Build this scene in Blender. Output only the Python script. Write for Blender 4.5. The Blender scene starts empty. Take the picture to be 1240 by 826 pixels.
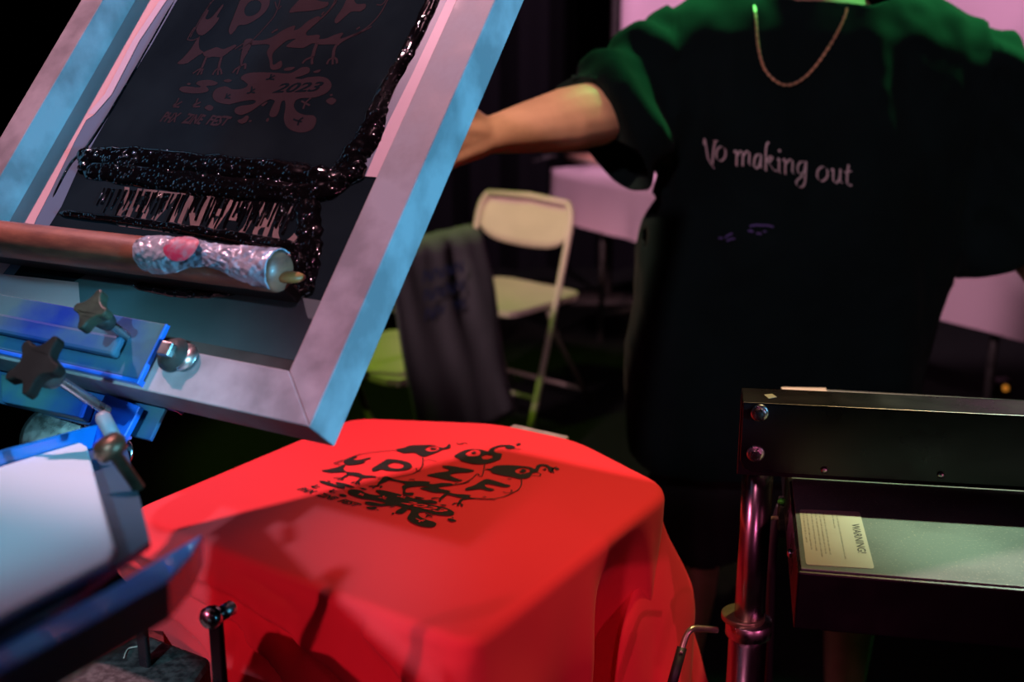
import bpy, bmesh, math, random
from mathutils import Vector as V, noise, Matrix
from mathutils.geometry import tessellate_polygon
from mathutils.bvhtree import BVHTree
random.seed(7)
SC = bpy.context.scene
COL = SC.collection

# ------------------------------------------------------------------ camera
FP = 1450.0
PITCH = math.atan(423/1450)
cd = bpy.data.cameras.new('camera')
cam = bpy.data.objects.new('camera', cd); COL.objects.link(cam)
cam.location = (0, 0, 1.5)
cam.rotation_euler = (math.pi/2-PITCH, 0, 0)
cd.sensor_width = 36; cd.lens = 36*FP/1240
cd.clip_start = .02
cd.dof.use_dof = True; cd.dof.focus_distance = 1.17; cd.dof.aperture_fstop = 4.6
SC.camera = cam
SC.view_settings.view_transform = 'Standard'; SC.view_settings.look = 'None'
SC.view_settings.gamma = 1; SC.view_settings.use_curve_mapping = False
SC.view_settings.exposure = 0.0
# ------------------------------------------------------------------ world
w = bpy.data.worlds.new('world'); SC.world = w; w.use_nodes = True
w.node_tree.nodes['Background'].inputs[0].default_value = (.35, .45, .6, 1)
w.node_tree.nodes['Background'].inputs[1].default_value = .012
# ------------------------------------------------------------------ stage lights and added spots
def spot(name, loc, target, color, power, angle=40, size=.06, blend=.3):
    d = bpy.data.lights.new(name, 'SPOT'); d.color = color; d.energy = power
    d.spot_size = math.radians(angle); d.spot_blend = blend; d.shadow_soft_size = size
    o = bpy.data.objects.new(name, d); COL.objects.link(o); o.location = loc
    o.rotation_euler = (V(target)-V(loc)).to_track_quat('-Z', 'Y').to_euler()
    return o
spot('pink_stage_light', (-1.29, 1.70, 3.45), (.0, 1.2, 1.2), (1, .46, .55), 340, 29, .03, .4)
spot('overhead_stage_light', (1.0, 2.0, 3.3), (.20, 1.29, .95), (1, .66, .30), 165, 22, .05, 1)
spot('dryer_stage_light', (1.35, 1.95, 3.3), (.62, 1.12, 1.0), (.72, 1, .74), 290, 15, .04, .5)
spot('blue_stage_light', (2.9, -1.2, 1.75), (-.22, 1.15, 1.46), (.15, .62, 1), 950, 15, .05)
spot('added_cyan_spot', (-.9, -1.3, 2.9), (-.45, .70, 1.14), (.26, .78, 1), 290, 13.5, .05, .5)  # added spot, tints the clamp and near rails cyan
spot('added_patch_spot', (-.9, -1.3, 2.9), (-.04, .98, .95), (1, .26, .45), 130, 10, .14, .8)  # added narrow spot for the pink patch on the shirt's near top
spot('added_rake_spot', (-1.9, -.3, 1.62), (-.12, 1.0, .83), (1, .17, .34), 62, 15, .03, .5)  # added low spot that brings out the shirt's folds
spot('front_stage_light', (.1, -1.6, 1.3), (.10, 1.0, .76), (1, .17, .42), 20, 17, .06, .5)
spot('side_stage_light', (1.9, -1.2, 1.5), (.2, 1.05, .78), (1, .16, .42), 45, 14, .05, .5)
spot('person_front_light', (-.6, -1.2, 3.2), (.42, 2.1, 1.35), (1, .66, .76), 95, 20, .05)
spot('added_arm_spot', (-.9, .2, 3.1), (-.03, 1.93, 1.3), (1, .62, .42), 330, 8, .02)  # added narrow spot to brighten the reaching arm
spot('green_left_light', (.62, 2.6, 3.3), (.37, 2.08, 1.42), (.10, 1, .25), 520, 12, .1)
spot('green_right_light', (1.5, 2.6, 3.3), (.88, 2.1, 1.35), (.10, 1, .25), 620, 20, .1)
spot('banner_light', (1.2, 3.6, 3.4), (1.6, 5.9, 1.6), (1, .55, .80), 420, 70, .1)
spot('table_light', (-1.8, .5, 3.2), (.9, 4.4, .5), (1, .55, .72), 420, 26, .1)
spot('chair_light', (-1.4, 3.2, 3.3), (-.25, 3.8, .4), (.55, 1, .06), 150, 36, .1)
spot('chair_back_light', (-.8, .2, 3.1), (.03, 4.15, .78), (1, .48, .50), 330, 7.5, .1)

# ------------------------------------------------------------------ helpers
CP, SP_ = math.cos(PITCH), math.sin(PITCH)
CF, CU, CC = V((0, CP, -SP_)), V((0, SP_, CP)), V((0, 0, 1.5))
def ray(x, y): return CF + V((1, 0, 0))*((x-620)/FP) + CU*((413-y)/FP)
def atY(x, y, Y): r = ray(x, y); return CC + r*(Y/r.y)
def atZ(x, y, z): r = ray(x, y); return CC + r*((z-1.5)/r.z)
def atP(x, y, P, n): r = ray(x, y); return CC + r*((P-CC).dot(n)/r.dot(n))

MATS = {}
def mat(name, col, rough=.5, metal=0, var=0, vscale=20, bump=0, bscale=200, bdist=.001, coat=0, sheen=0, spec=.5, col2=None, emit=None, estr=0, stretch=None, rvar=0, trans=0):
    if name in MATS: return MATS[name]
    m = bpy.data.materials.new(name); m.use_nodes = True; nt = m.node_tree; b = nt.nodes['Principled BSDF']
    b.inputs['Base Color'].default_value = (*col, 1); b.inputs['Roughness'].default_value = rough
    b.inputs['Metallic'].default_value = metal; b.inputs['Coat Weight'].default_value = coat
    b.inputs['Sheen Weight'].default_value = sheen; b.inputs['Specular IOR Level'].default_value = spec
    b.inputs['Transmission Weight'].default_value = trans
    if emit: b.inputs['Emission Color'].default_value = (*emit, 1); b.inputs['Emission Strength'].default_value = estr
    tc = nt.nodes.new('ShaderNodeTexCoord'); mp = nt.nodes.new('ShaderNodeMapping'); nt.links.new(tc.outputs['Object'], mp.inputs[0])
    if stretch: mp.inputs['Scale'].default_value = stretch
    if var or col2 or rvar:
        n = nt.nodes.new('ShaderNodeTexNoise'); n.inputs['Scale'].default_value = vscale; n.inputs['Detail'].default_value = 6
        nt.links.new(mp.outputs[0], n.inputs['Vector'])
        if var or col2:
            r = nt.nodes.new('ShaderNodeValToRGB'); r.color_ramp.elements[0].position = .38; r.color_ramp.elements[1].position = .62
            c2 = col2 or tuple(c*(1-var) for c in col)
            r.color_ramp.elements[0].color = (*c2, 1); r.color_ramp.elements[1].color = (*col, 1)
            nt.links.new(n.outputs[0], r.inputs[0]); nt.links.new(r.outputs[0], b.inputs['Base Color'])
        if rvar:
            mr = nt.nodes.new('ShaderNodeMapRange'); mr.inputs['From Min'].default_value = .35; mr.inputs['From Max'].default_value = .65
            mr.inputs['To Min'].default_value = max(.02, rough-rvar); mr.inputs['To Max'].default_value = min(1, rough+rvar)
            nt.links.new(n.outputs[0], mr.inputs[0]); nt.links.new(mr.outputs[0], b.inputs['Roughness'])
    if bump:
        n2 = nt.nodes.new('ShaderNodeTexNoise'); n2.inputs['Scale'].default_value = bscale; n2.inputs['Detail'].default_value = 4
        bp = nt.nodes.new('ShaderNodeBump'); bp.inputs['Strength'].default_value = bump; bp.inputs['Distance'].default_value = bdist
        nt.links.new(mp.outputs[0], n2.inputs['Vector']); nt.links.new(n2.outputs[0], bp.inputs['Height']); nt.links.new(bp.outputs[0], b.inputs['Normal'])
    MATS[name] = m; return m

def empty(name, loc, label, cat, group=None, rz=0):
    o = bpy.data.objects.new(name, None); COL.objects.link(o); o.location = loc; o.rotation_euler = (0, 0, rz)
    o.empty_display_size = .05
    return tag(o, label, cat, group)
def tag(o, label, cat, group=None, kind=None):
    if label: o['label'] = label
    if cat: o['category'] = cat
    if group: o['group'] = group
    if kind: o['kind'] = kind
    return o
def wloc(o):
    p = V((0, 0, 0))
    while o: p += o.location; o = o.parent
    return p
def obj(name, bm, m, parent=None, smooth=True, bevel=0, label=None, local=False, sub=0, seg=2):
    """link a bmesh given in world coordinates (or local ones) as one mesh object"""
    if parent and not local: bmesh.ops.translate(bm, verts=bm.verts, vec=-wloc(parent))
    me = bpy.data.meshes.new(name); bm.normal_update(); bm.to_mesh(me); bm.free()
    me.materials.append(m)
    for p in me.polygons: p.use_smooth = smooth
    o = bpy.data.objects.new(name, me); COL.objects.link(o)
    if parent: o.parent = parent
    if bevel:
        b = o.modifiers.new('bevel', 'BEVEL'); b.width = bevel; b.segments = seg; b.limit_method = 'ANGLE'; b.angle_limit = math.radians(40); b.harden_normals = False
    if sub:
        s = o.modifiers.new('sub', 'SUBSURF'); s.levels = sub; s.render_levels = sub
    if label: o['label'] = label
    return o
X, Y, Z = V((1, 0, 0)), V((0, 1, 0)), V((0, 0, 1))
def NB(): return bmesh.new()
def box(bm, c, ax, ay, az, sx, sy, sz):
    """centre, axes, full sizes"""
    vs = [bm.verts.new(c + ax*(i*sx/2) + ay*(j*sy/2) + az*(k*sz/2)) for i in (-1, 1) for j in (-1, 1) for k in (-1, 1)]
    for f in ((0, 1, 3, 2), (4, 6, 7, 5), (0, 4, 5, 1), (2, 3, 7, 6), (0, 2, 6, 4), (1, 5, 7, 3)): bm.faces.new([vs[i] for i in f])
    bmesh.ops.recalc_face_normals(bm, faces=bm.faces); return bm
def bx(a, b):
    a, b = V(a), V(b); bm = NB(); c = (a+b)/2; s = b-a
    return box(bm, c, X, Y, Z, abs(s.x), abs(s.y), abs(s.z))
def prism(bm, pts, vec):
    """polygon (3-D points) extruded by vec"""
    a = [bm.verts.new(p) for p in pts]; b = [bm.verts.new(p+vec) for p in pts]; n = len(pts)
    tris = tessellate_polygon([pts])
    for t in tris:
        bm.faces.new([a[i] for i in t]); bm.faces.new([b[i] for i in reversed(t)])
    for i in range(n): bm.faces.new([a[i], a[(i+1) % n], b[(i+1) % n], b[i]])
    bmesh.ops.recalc_face_normals(bm, faces=bm.faces); return bm
def frame_of(t):
    t = t.normalized(); u = t.cross(Z)
    if u.length < .1: u = t.cross(X)
    u.normalize(); return u, u.cross(t).normalized()
def tube(bm, pts, rad, seg=12, cap=True, ry=None):
    """tube through points; rad number or list"""
    pts = [V(p) for p in pts]; n = len(pts); R = rad if isinstance(rad, (list, tuple)) else [rad]*n
    rings = []; u = None
    for i, p in enumerate(pts):
        t = (pts[min(i+1, n-1)]-pts[max(i-1, 0)]).normalized()
        if u is None: u, v = frame_of(t)
        else:
            u = (u - t*u.dot(t)).normalized(); v = t.cross(u)
        v = t.cross(u)
        rings.append([bm.verts.new(p + u*(R[i]*math.cos(2*math.pi*k/seg)) + v*((R[i]*(ry or 1))*math.sin(2*math.pi*k/seg))) for k in range(seg)])
    for a, b in zip(rings, rings[1:]):
        for k in range(seg): bm.faces.new([a[k], a[(k+1) % seg], b[(k+1) % seg], b[k]])
    if cap: bm.faces.new(rings[0][::-1]); bm.faces.new(rings[-1])
    bmesh.ops.recalc_face_normals(bm, faces=bm.faces)
    return bm
def lathe(bm, c, axis, prof, seg=24):
    """profile [(distance along axis, radius)]"""
    return tube(bm, [V(c)+V(axis).normalized()*a for a, r in prof], [r for a, r in prof], seg)
def ball(bm, c, r, seg=12, sc=(1, 1, 1)):
    bmesh.ops.create_uvsphere(bm, u_segments=seg, v_segments=max(6, seg//2+2), radius=r, matrix=Matrix.Translation(c) @ Matrix.Diagonal((*sc, 1))); return bm
def capsules(bm, chain, seg=14):
    """union-able limbs: chain [(p, r)]"""
    for (p, r) in chain: ball(bm, V(p), r*.995, 14)
    tube(bm, [V(p) for p, r in chain], [r for p, r in chain], seg)
def remesh(bm, voxel, smooth=6, name='tmp', factor=.5):
    me = bpy.data.meshes.new(name); bm.to_mesh(me); bm.free(); o = bpy.data.objects.new(name, me); COL.objects.link(o)
    r = o.modifiers.new('r', 'REMESH'); r.mode = 'VOXEL'; r.voxel_size = voxel
    s = o.modifiers.new('s', 'SMOOTH'); s.iterations = smooth; s.factor = factor
    dg = bpy.context.evaluated_depsgraph_get(); out = bmesh.new(); out.from_object(o, dg)
    bpy.data.objects.remove(o); bpy.data.meshes.remove(me); return out
def catmull(pts, n=4, closed=True):
    out = []; L = len(pts)
    for i in range(L if closed else L-1):
        g = lambda k: pts[(i+k) % L] if closed else pts[min(max(i+k, 0), L-1)]
        p0, p1, p2, p3 = g(-1), g(0), g(1), g(2)
        for k in range(n):
            t = k/n
            out.append(tuple(.5*(2*p1[j]+(p2[j]-p0[j])*t+(2*p0[j]-5*p1[j]+4*p2[j]-p3[j])*t*t+(3*p1[j]-p0[j]-3*p2[j]+p3[j])*t**3) for j in range(len(p1))))
    if not closed: out.append(tuple(pts[-1]))
    return out
def flat(bm, loops, mp):
    """filled 2-D loops (outer + holes) laid on a surface by mp(a, b)"""
    tris = tessellate_polygon([[V((a, b, 0)) for a, b in l] for l in loops])
    P = [bm.verts.new(mp(a, b)) for l in loops for a, b in l]
    for t in tris:
        try: bm.faces.new([P[i] for i in t])
        except ValueError: pass
def stroke(bm, pts, wd, mp, smooth=True, nib=None):
    """line of width wd (number or list); nib = fixed pen vector"""
    if smooth and len(pts) > 2: pts = catmull(pts, 5, False)
    n = len(pts); prev = None
    for i, (a, b) in enumerate(pts):
        if nib: nx, ny = nib[0]/2, nib[1]/2
        else:
            q, r = pts[min(i+1, n-1)], pts[max(i-1, 0)]; dx, dy = q[0]-r[0], q[1]-r[1]; l = math.hypot(dx, dy) or 1
            k = (wd if not isinstance(wd, (list, tuple)) else wd[0]+(wd[1]-wd[0])*i/max(1, n-1))/2
            nx, ny = -dy/l*k, dx/l*k
        c = (bm.verts.new(mp(a+nx, b+ny)), bm.verts.new(mp(a-nx, b-ny)))
        if prev: bm.faces.new([prev[0], prev[1], c[1], c[0]])
        prev = c
def text2d(s, size, bold=0, shear=0, res=3):
    cu = bpy.data.curves.new('t', 'FONT'); cu.body = s; cu.size = size; cu.offset = bold; cu.shear = shear; cu.resolution_u = res
    o = bpy.data.objects.new('t', cu); COL.objects.link(o)
    dg = bpy.context.evaluated_depsgraph_get(); me = bpy.data.meshes.new_from_object(o.evaluated_get(dg))
    vs = [(v.co.x, v.co.y) for v in me.vertices]; fs = [tuple(p.vertices) for p in me.polygons]
    bpy.data.objects.remove(o); bpy.data.meshes.remove(me); return vs, fs
def text_on(bm, s, w, h, mp, bold=0, shear=0):
    """text stretched into the box w by h, laid by mp(a, b)"""
    vs, fs = text2d(s, 1, bold, shear)
    x0, x1 = min(v[0] for v in vs), max(v[0] for v in vs); y0, y1 = min(v[1] for v in vs), max(v[1] for v in vs)
    P = [bm.verts.new(mp((a-x0)/(x1-x0)*w, (b-y0)/(y1-y0)*h)) for a, b in vs]
    for f in fs:
        try: bm.faces.new([P[i] for i in f])
        except ValueError: pass
def fix_up(bm, n):
    """turn faces of a decal towards n"""
    bm.normal_update()
    for f in bm.faces:
        if f.normal.dot(n) < 0: f.normal_flip()

# ------------------------------------------------------------------ materials
BLACK = mat('black_drape', (.006, .006, .008), .9, bump=.4, bscale=30, bdist=.01, spec=.1)
FLOOR = mat('dark_carpet', (.007, .009, .008), .95, var=.4, vscale=40, bump=.5, bscale=400, bdist=.002, spec=.1)
ALU = mat('brushed_aluminium', (.36, .33, .35), .5, 0, spec=.12, var=.38, vscale=22, bump=.15, bscale=120, bdist=.0005, stretch=(1, 1, 1), rvar=.12)
STEEL = mat('zinc_steel', (.62, .62, .6), .28, 1, rvar=.1, vscale=60)
DSTEEL = mat('oily_steel', (.05, .05, .045), .5, .1, spec=.3, var=.5, vscale=40, bump=.3, bscale=150)
BLUE = mat('blue_enamel', (.012, .16, .75), .3, .0, col2=(.008, .06, .40), vscale=18, coat=.4, bump=.1, bscale=80)
WORN = mat('worn_blue_steel', (.06, .15, .17), .5, 0, spec=.12, col2=(.004, .035, .26), vscale=9, bump=.3, bscale=90)
BPOW = mat('black_powder_coat', (.010, .009, .011), .32, 0, bump=.12, bscale=500, bdist=.0004, rvar=.08)
BIRON = mat('dusty_black_iron', (.014, .013, .013), .6, 0, col2=(.07, .065, .06), vscale=160, bump=.5, bscale=300)
RED = mat('red_cotton', (.90, .048, .055), .85, var=.05, vscale=3, bump=.3, bscale=900, bdist=.0005, sheen=.06, spec=.06)
PRINT = mat('black_shirt_ink', (.010, .012, .009), .55, col2=(.022, .022, .018), vscale=700, spec=.4)
SKIN = mat('skin', (.62, .36, .26), .5, var=.12, vscale=25, bump=.15, bscale=200)
TEE = mat('black_cotton', (.008, .019, .021), .9, var=.25, vscale=6, bump=.3, bscale=700, bdist=.0008, sheen=.04, spec=.08)
WOOD = mat('varnished_wood', (.30, .115, .065), .42, col2=(.19, .07, .045), vscale=9, stretch=(3, 3, 14), bump=.15, bscale=60, coat=.15)
PLAT = mat('platen_grey', (.32, .34, .29), .7, var=.25, vscale=60)

# ------------------------------------------------------------------ room
def struct(name, bm, m, **k): return tag(obj(name, bm, m, smooth=False, **k), None, None, kind='structure')
struct('floor', bx((-4, -2.5, -.1), (4.5, 7, 0)), FLOOR)
struct('ceiling', bx((-4, -2.5, 3.6), (4.5, 7, 3.7)), BLACK)
bm = NB()
for i in range(160):                                                        # pleated black drape wall
    x0, x1 = -4+i*8.5/160, -4+(i+1)*8.5/160
    ya, yb = 6.6+.05*math.sin(i*1.3), 6.6+.05*math.sin((i+1)*1.3)
    bm.faces.new([bm.verts.new(p) for p in ((x0, ya, 0), (x1, yb, 0), (x1, yb, 3.6), (x0, ya, 3.6))])
bmesh.ops.remove_doubles(bm, verts=bm.verts, dist=1e-4)
struct('wall_back', bm, BLACK)
struct('wall_left', bx((-4.1, -2.5, 0), (-4, 7, 3.6)), BLACK)
struct('wall_right', bx((4.5, -2.5, 0), (4.6, 7, 3.6)), BLACK)
struct('wall_front', bx((-4, -2.6, 0), (4.5, -2.5, 3.6)), BLACK)

# ------------------------------------------------------------------ pink backdrop banner
PINK = mat('pink_banner_cloth', (.78, .56, .66), .8, var=.1, vscale=3, bump=.2, bscale=300, emit=None)
xb0 = atY(753, 0, 5.9).x
ban = empty('backdrop_banner', (2.3, 5.9, 1.2), 'pale pink fabric backdrop hanging behind the person', 'backdrop')
bm = NB(); NX = 60
g = [[bm.verts.new((xb0+(4.0-xb0)*i/NX, 5.9+.015*math.sin(i*.9)+.01*math.sin(i*.31), 1.02+1.9*j/6)) for j in range(7)] for i in range(NX+1)]
for i in range(NX):
    for j in range(6): bm.faces.new([g[i][j], g[i+1][j], g[i+1][j+1], g[i][j+1]])
o = obj('banner_cloth', bm, PINK, ban); o.modifiers.new('thick', 'SOLIDIFY').thickness = .004
obj('top_rail', tube(NB(), [(xb0-.05, 5.9, 2.93), (4.05, 5.9, 2.93)], .02), DSTEEL, ban)
for xx in (xb0-.03, 4.03):
    obj('upright_pole', tube(NB(), [(xx, 5.93, 0), (xx, 5.93, 2.95)], .018), BIRON, ban)
    obj('foot_plate', bx((xx-.2, 5.78, 0), (xx+.2, 6.08, .012)), BIRON, ban)

# ------------------------------------------------------------------ folding table, cloth and what lies on it
TE0 = atZ(672, 205, .745); TE1 = atZ(1240, 412, .52); TE1.z = .745
tdir = (TE1-TE0); tdir.z = 0; tdir.normalize(); tn = V((-tdir.y, tdir.x, 0))     # tn points away from the camera
if tn.y < 0: tn = -tn
TL = 2.44; TWD = .76
tab = empty('folding_table', (*(TE0+tdir*TL/2+tn*TWD/2).xy, 0), 'long folding table under a pink cloth behind the person', 'table')
c = TE0+tdir*TL/2+tn*TWD/2; c.z = .72
obj('tabletop', box(NB(), c, tdir, tn, Z, TL, TWD, .04), mat('table_plastic', (.5, .5, .48), .5), tab, bevel=.006)
for a in (.25, TL-.25):
    for b in (.08, TWD-.08):
        p = TE0+tdir*a+tn*b; obj('leg', tube(NB(), [(p.x, p.y, 0), (p.x, p.y, .70)], .014), DSTEEL, tab)
    p, q = TE0+tdir*a+tn*.08, TE0+tdir*a+tn*(TWD-.08); p.z = q.z = .12
    obj('crossbar', tube(NB(), [p, q], .01), DSTEEL, tab)
bm = NB(); per = []
N1 = 70; N2 = 20; g0 = .012
cor = [TE0-tdir*g0-tn*g0, TE0+tdir*(TL+g0)-tn*g0, TE0+tdir*(TL+g0)+tn*(TWD+g0), TE0-tdir*g0+tn*(TWD+g0)]
for k, n_ in zip(range(4), (N1, N2, N1, N2)):
    for i in range(n_): per.append(cor[k].lerp(cor[(k+1) % 4], i/n_))
rows = []
for j in range(7):
    r = []
    for i, p in enumerate(per):
        t = j/6; out = (V((p.x, p.y, 0))-V((c.x, c.y, 0))).normalized()
        q = p+out*(.014*t*math.sin(i*.8+math.sin(i*.37)*2)+.01*t); q.z = .748-.228*t; r.append(bm.verts.new(q))
    rows.append(r)
for a, b in zip(rows, rows[1:]):
    for i in range(len(per)): bm.faces.new([a[i], a[(i+1) % len(per)], b[(i+1) % len(per)], b[i]])
bm.faces.new(rows[0][::-1])
o = obj('tablecloth', bm, mat('pink_table_cloth', (.80, .60, .68), .8, var=.08, vscale=4, bump=.2, bscale=300))
tag(o, 'pale pink cloth hanging over the front of the long table', 'tablecloth')
# brown paper folder, pale box and dark pen tool on the table's left end
def lay(px, py, z, sx, sy, sz, rz, name, m, label, cat, bev=.002):
    p = atZ(px, py, z); a = V((math.cos(rz), math.sin(rz), 0)); b = V((-a.y, a.x, 0))
    o = empty(name, (p.x, p.y, z), label, cat)
    return o, p, a, b
o, p, a, b = lay(712, 196, .75, .3, .2, .02, -.5, 'brown_folder', None, 'flat brown paper folder on the left end of the pink table', 'folder')
KR = mat('brown_paper', (.50, .26, .17), .8, var=.15)
obj('folder_cover', box(NB(), p+Z*.018+tn*.07, tdir, tn, Z, .28, .20, .004), KR, o)
obj('paper_sheets', box(NB(), p+Z*.009+tn*.07, tdir, tn, Z, .265, .19, .014), mat('paper', (.6, .55, .5), .8), o)
obj('folder_back', box(NB(), p+Z*.001+tn*.07, tdir, tn, Z, .28, .20, .002), KR, o)
q = atZ(652, 191, .775)
o = tag(empty('spatula', (q.x, q.y, .755), None, None), 'dark ink spatula poking out at the left end of the pink table', 'spatula')
obj('handle', tube(NB(), [q+V((.02, .05, -.01)), q+V((.08, .14, -.01))], .009), BIRON, o)
obj('blade', box(NB(), q+V((-.005, .01, -.01)), V((.5, .85, 0)).normalized(), V((-.85, .5, 0)).normalized(), Z, .09, .04, .002), DSTEEL, o)
# tiny amber lamp far away
q = atZ(1214, 467, .03)
o = tag(empty('floor_lamp', (q.x, q.y, 0), None, None), 'tiny amber indicator lamp glowing on the dark floor at right', 'lamp')
obj('housing', bx(q-V((.03, .02, .03)), q+V((.03, .04, .02))), BIRON, o)
obj('lens', ball(NB(), q+V((0, -.03, .0)), .011), mat('amber_lens', (.9, .4, .05), .3, emit=(1, .35, .04), estr=.5), o)

# ------------------------------------------------------------------ folding chairs
CPAINT = mat('beige_chair_enamel', (.62, .52, .43), .45, var=.08, vscale=8)
CTUBE = mat('brown_chair_tube', (.25, .22, .17), .4, .2)
def make_chair(loc, rz, label):
    """front faces local -Y; origin on the floor between front and rear feet"""
    o = empty('folding_chair', loc, label, 'chair', rz=rz)
    W = .215
    for s in (-1, 1):       # the long member: front foot up to the top of the back
        pts = catmull([(s*W, -.16, .0), (s*W, -.045, .36), (s*W, .03, .60), (s*W*.985, .07, .735), (s*W*.86, .085, .785)], 4, False)
        obj('leg', tube(NB(), pts, .0115, 10), CPAINT, o, local=True)
        obj('rear_leg', tube(NB(), [(s*(W-.025), .24, 0), (s*(W-.025), .03, .30), (s*(W-.025), -.03, .42)], .010, 10), CTUBE, o, local=True)
        obj('foot_cap', tube(NB(), [(s*W, -.165, 0), (s*W, -.152, .03)], .014, 10), BIRON, o, local=True)
    obj('top_rail', tube(NB(), [(-W*.86, .085, .785), (0, .1, .792), (W*.86, .085, .785)], .0115, 10), CPAINT, o, local=True)
    bm = NB(); nx, nz = 14, 6
    outl = []
    G = []
    for i in range(nx+1):
        u = i/nx*2-1; r = []
        for j in range(nz+1):
            v = j/nz; zt = .785-.03*abs(u)**6; zb = .635+.022*(1-u*u)*-1+.04*abs(u)**6
            z = zb+(zt-zb)*v; r.append(bm.verts.new((u*(W-.004), .045+.05*(z-.63)/.15+.022*(1-u*u), z)))
        G.append(r)
    for i in range(nx):
        for j in range(nz): bm.faces.new([G[i][j], G[i+1][j], G[i+1][j+1], G[i][j+1]])
    b = obj('backrest', bm, CPAINT, o, local=True); md = b.modifiers.new('t', 'SOLIDIFY'); md.thickness = .008; md.offset = 0
    bm = NB(); prism(bm, [V((x, y, .432)) for x, y in catmull([(-.19, .15), (0, .165), (.19, .15), (.2, 0), (.19, -.20), (.12, -.235), (-.12, -.235), (-.19, -.20), (-.2, 0)], 3)], V((0, 0, .022)))
    obj('seat', bm, CPAINT, o, local=True, smooth=False, bevel=.006)
    obj('front_crossbar', tube(NB(), [(-W, -.125, .12), (W, -.125, .12)], .008, 8), CTUBE, o, local=True)
    obj('rear_crossbar', tube(NB(), [(-W+.025, .19, .07), (W-.025, .19, .07)], .008, 8), CTUBE, o, local=True)
    return o
CH1 = V((.0, 4.23, 0))
make_chair(CH1, math.radians(-40), 'beige metal folding chair facing the press with its whole backrest showing')
CH2 = V((-.315, 3.44, 0))
ch2 = make_chair(CH2, math.radians(-128), 'beige metal folding chair half hidden by the grey shirt on its back')
# grey shirt draped over the back of the nearer chair
def ch2w(p):
    a = math.radians(-128); return CH2+V((p[0]*math.cos(a)-p[1]*math.sin(a), p[0]*math.sin(a)+p[1]*math.cos(a), p[2]))
GREY = mat('grey_cotton', (.10, .115, .11), .9, var=.2, vscale=5, bump=.3, bscale=500)
dr = empty('draped_shirt', ch2w((0, .09, .45)), 'charcoal grey cloth draped over the backrest of the nearer folding chair', 'shirt')
bm = NB(); G = []; NU, NV = 30, 30
for i in range(NU+1):
    u = i/NU*2-1; r = []
    for j in range(NV+1):
        s = j/NV*.70-.12                       # arc length over the rail; negative = front side
        rr = .038
        if s < 0: y, z = .09-rr, .795+s
        elif s < .05: a = s/.05*math.pi; y, z = .09-rr*math.cos(a), .795+rr*math.sin(a)
        else: y, z = .09+rr+.24*(s-.05), .795-(s-.05)
        wv = .012*noise.noise(V((u*3, s*3, 1)))+.008*math.sin(u*9+s*4)*max(0, s)
        r.append(bm.verts.new(ch2w((u*(.20+.03*max(0, s)), y+wv*2, z+.012*math.sin(u*5)*max(0, s)))))
    G.append(r)
for i in range(NU):
    for j in range(NV): bm.faces.new([G[i][j], G[i+1][j], G[i+1][j+1], G[i][j+1]])
o = obj('cloth', bm, GREY, dr); m_ = o.modifiers.new('t', 'SOLIDIFY'); m_.thickness = .006
bm = NB()
bpts = lambda a, b: ch2w((.10-a, .155+.04*(.14-b)+.008, .74-(.14-b)))
for k, (wd) in enumerate((.17, .13, .15)):
    for q in range(4):
        stroke(bm, [(q*.045, .12-k*.055), (q*.045+.01, .15-k*.055), (q*.045+.03, .12-k*.055), (q*.045+.035, .15-k*.055)], .007, bpts)
obj('blue_lettering', bm, mat('blue_shirt_ink', (.03, .07, .20), .8), dr, label='faint blue printed marks')
ball(bmk := NB(), ch2w((-.215, .10, .775)), .02, 12, (1, 1, 1.2)); obj('knotted_corner', bmk, mat('green_trim', (.12, .22, .14), .8), dr, label='green knotted corner')

# ------------------------------------------------------------------ person
PY = 2.12
def pp(x, y, Yd=PY): return atY(x, y, Yd)
per_ = empty('person', (.48, PY, 0), 'person in an oversized black lettered t-shirt and chain, right arm reaching sideways', 'person')
def ring_loft(rings, seg=28):
    bm = NB(); R = []
    for (c, ux, rx, uy, ry) in rings:
        R.append([bm.verts.new(c+ux*(rx*math.copysign(abs(math.cos(t))**.85, math.cos(t)))+uy*(ry*math.copysign(abs(math.sin(t))**.85, math.sin(t)))) for t in [2*math.pi*k/seg for k in range(seg)]])
    for a, b in zip(R, R[1:]):
        for k in range(seg): bm.faces.new([a[k], a[(k+1) % seg], b[(k+1) % seg], b[k]])
    bm.faces.new(R[0][::-1]); bm.faces.new(R[-1]); bmesh.ops.recalc_face_normals(bm, faces=bm.faces)
    return bm
# skin body (one continuous remeshed surface)
bm = NB()
sh_l, sh_r = pp(838, 84, 2.13), pp(1148, 84, 2.13)
el_l, wr_l = pp(722, 138, 2.02), pp(598, 163, 1.90)
el_r, wr_r = pp(1255, 300, 2.10), pp(1330, 385, 1.90)
neck = pp(990, -5, 2.14); chest = pp(985, 120, 2.13); pelvis = pp(945, 520, 2.14)
hip_l, hip_r = pelvis+V((-.10, 0, -.03)), pelvis+V((.10, 0, -.03))
knee_l, knee_r = V((hip_l.x-.06, 2.10, .50)), V((hip_r.x+.05, 2.10, .50))
ank_l, ank_r = V((knee_l.x-.02, 2.16, .09)), V((knee_r.x+.02, 2.16, .09))
capsules(bm, [(pelvis, .135), (pelvis.lerp(chest, .5), .125), (chest, .135), (chest.lerp(neck, .6), .105), (neck, .062), (neck+V((0, -.01, .09)), .058)])
capsules(bm, [(sh_l.lerp(sh_r, t), .07) for t in (0, .5, 1)])
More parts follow.
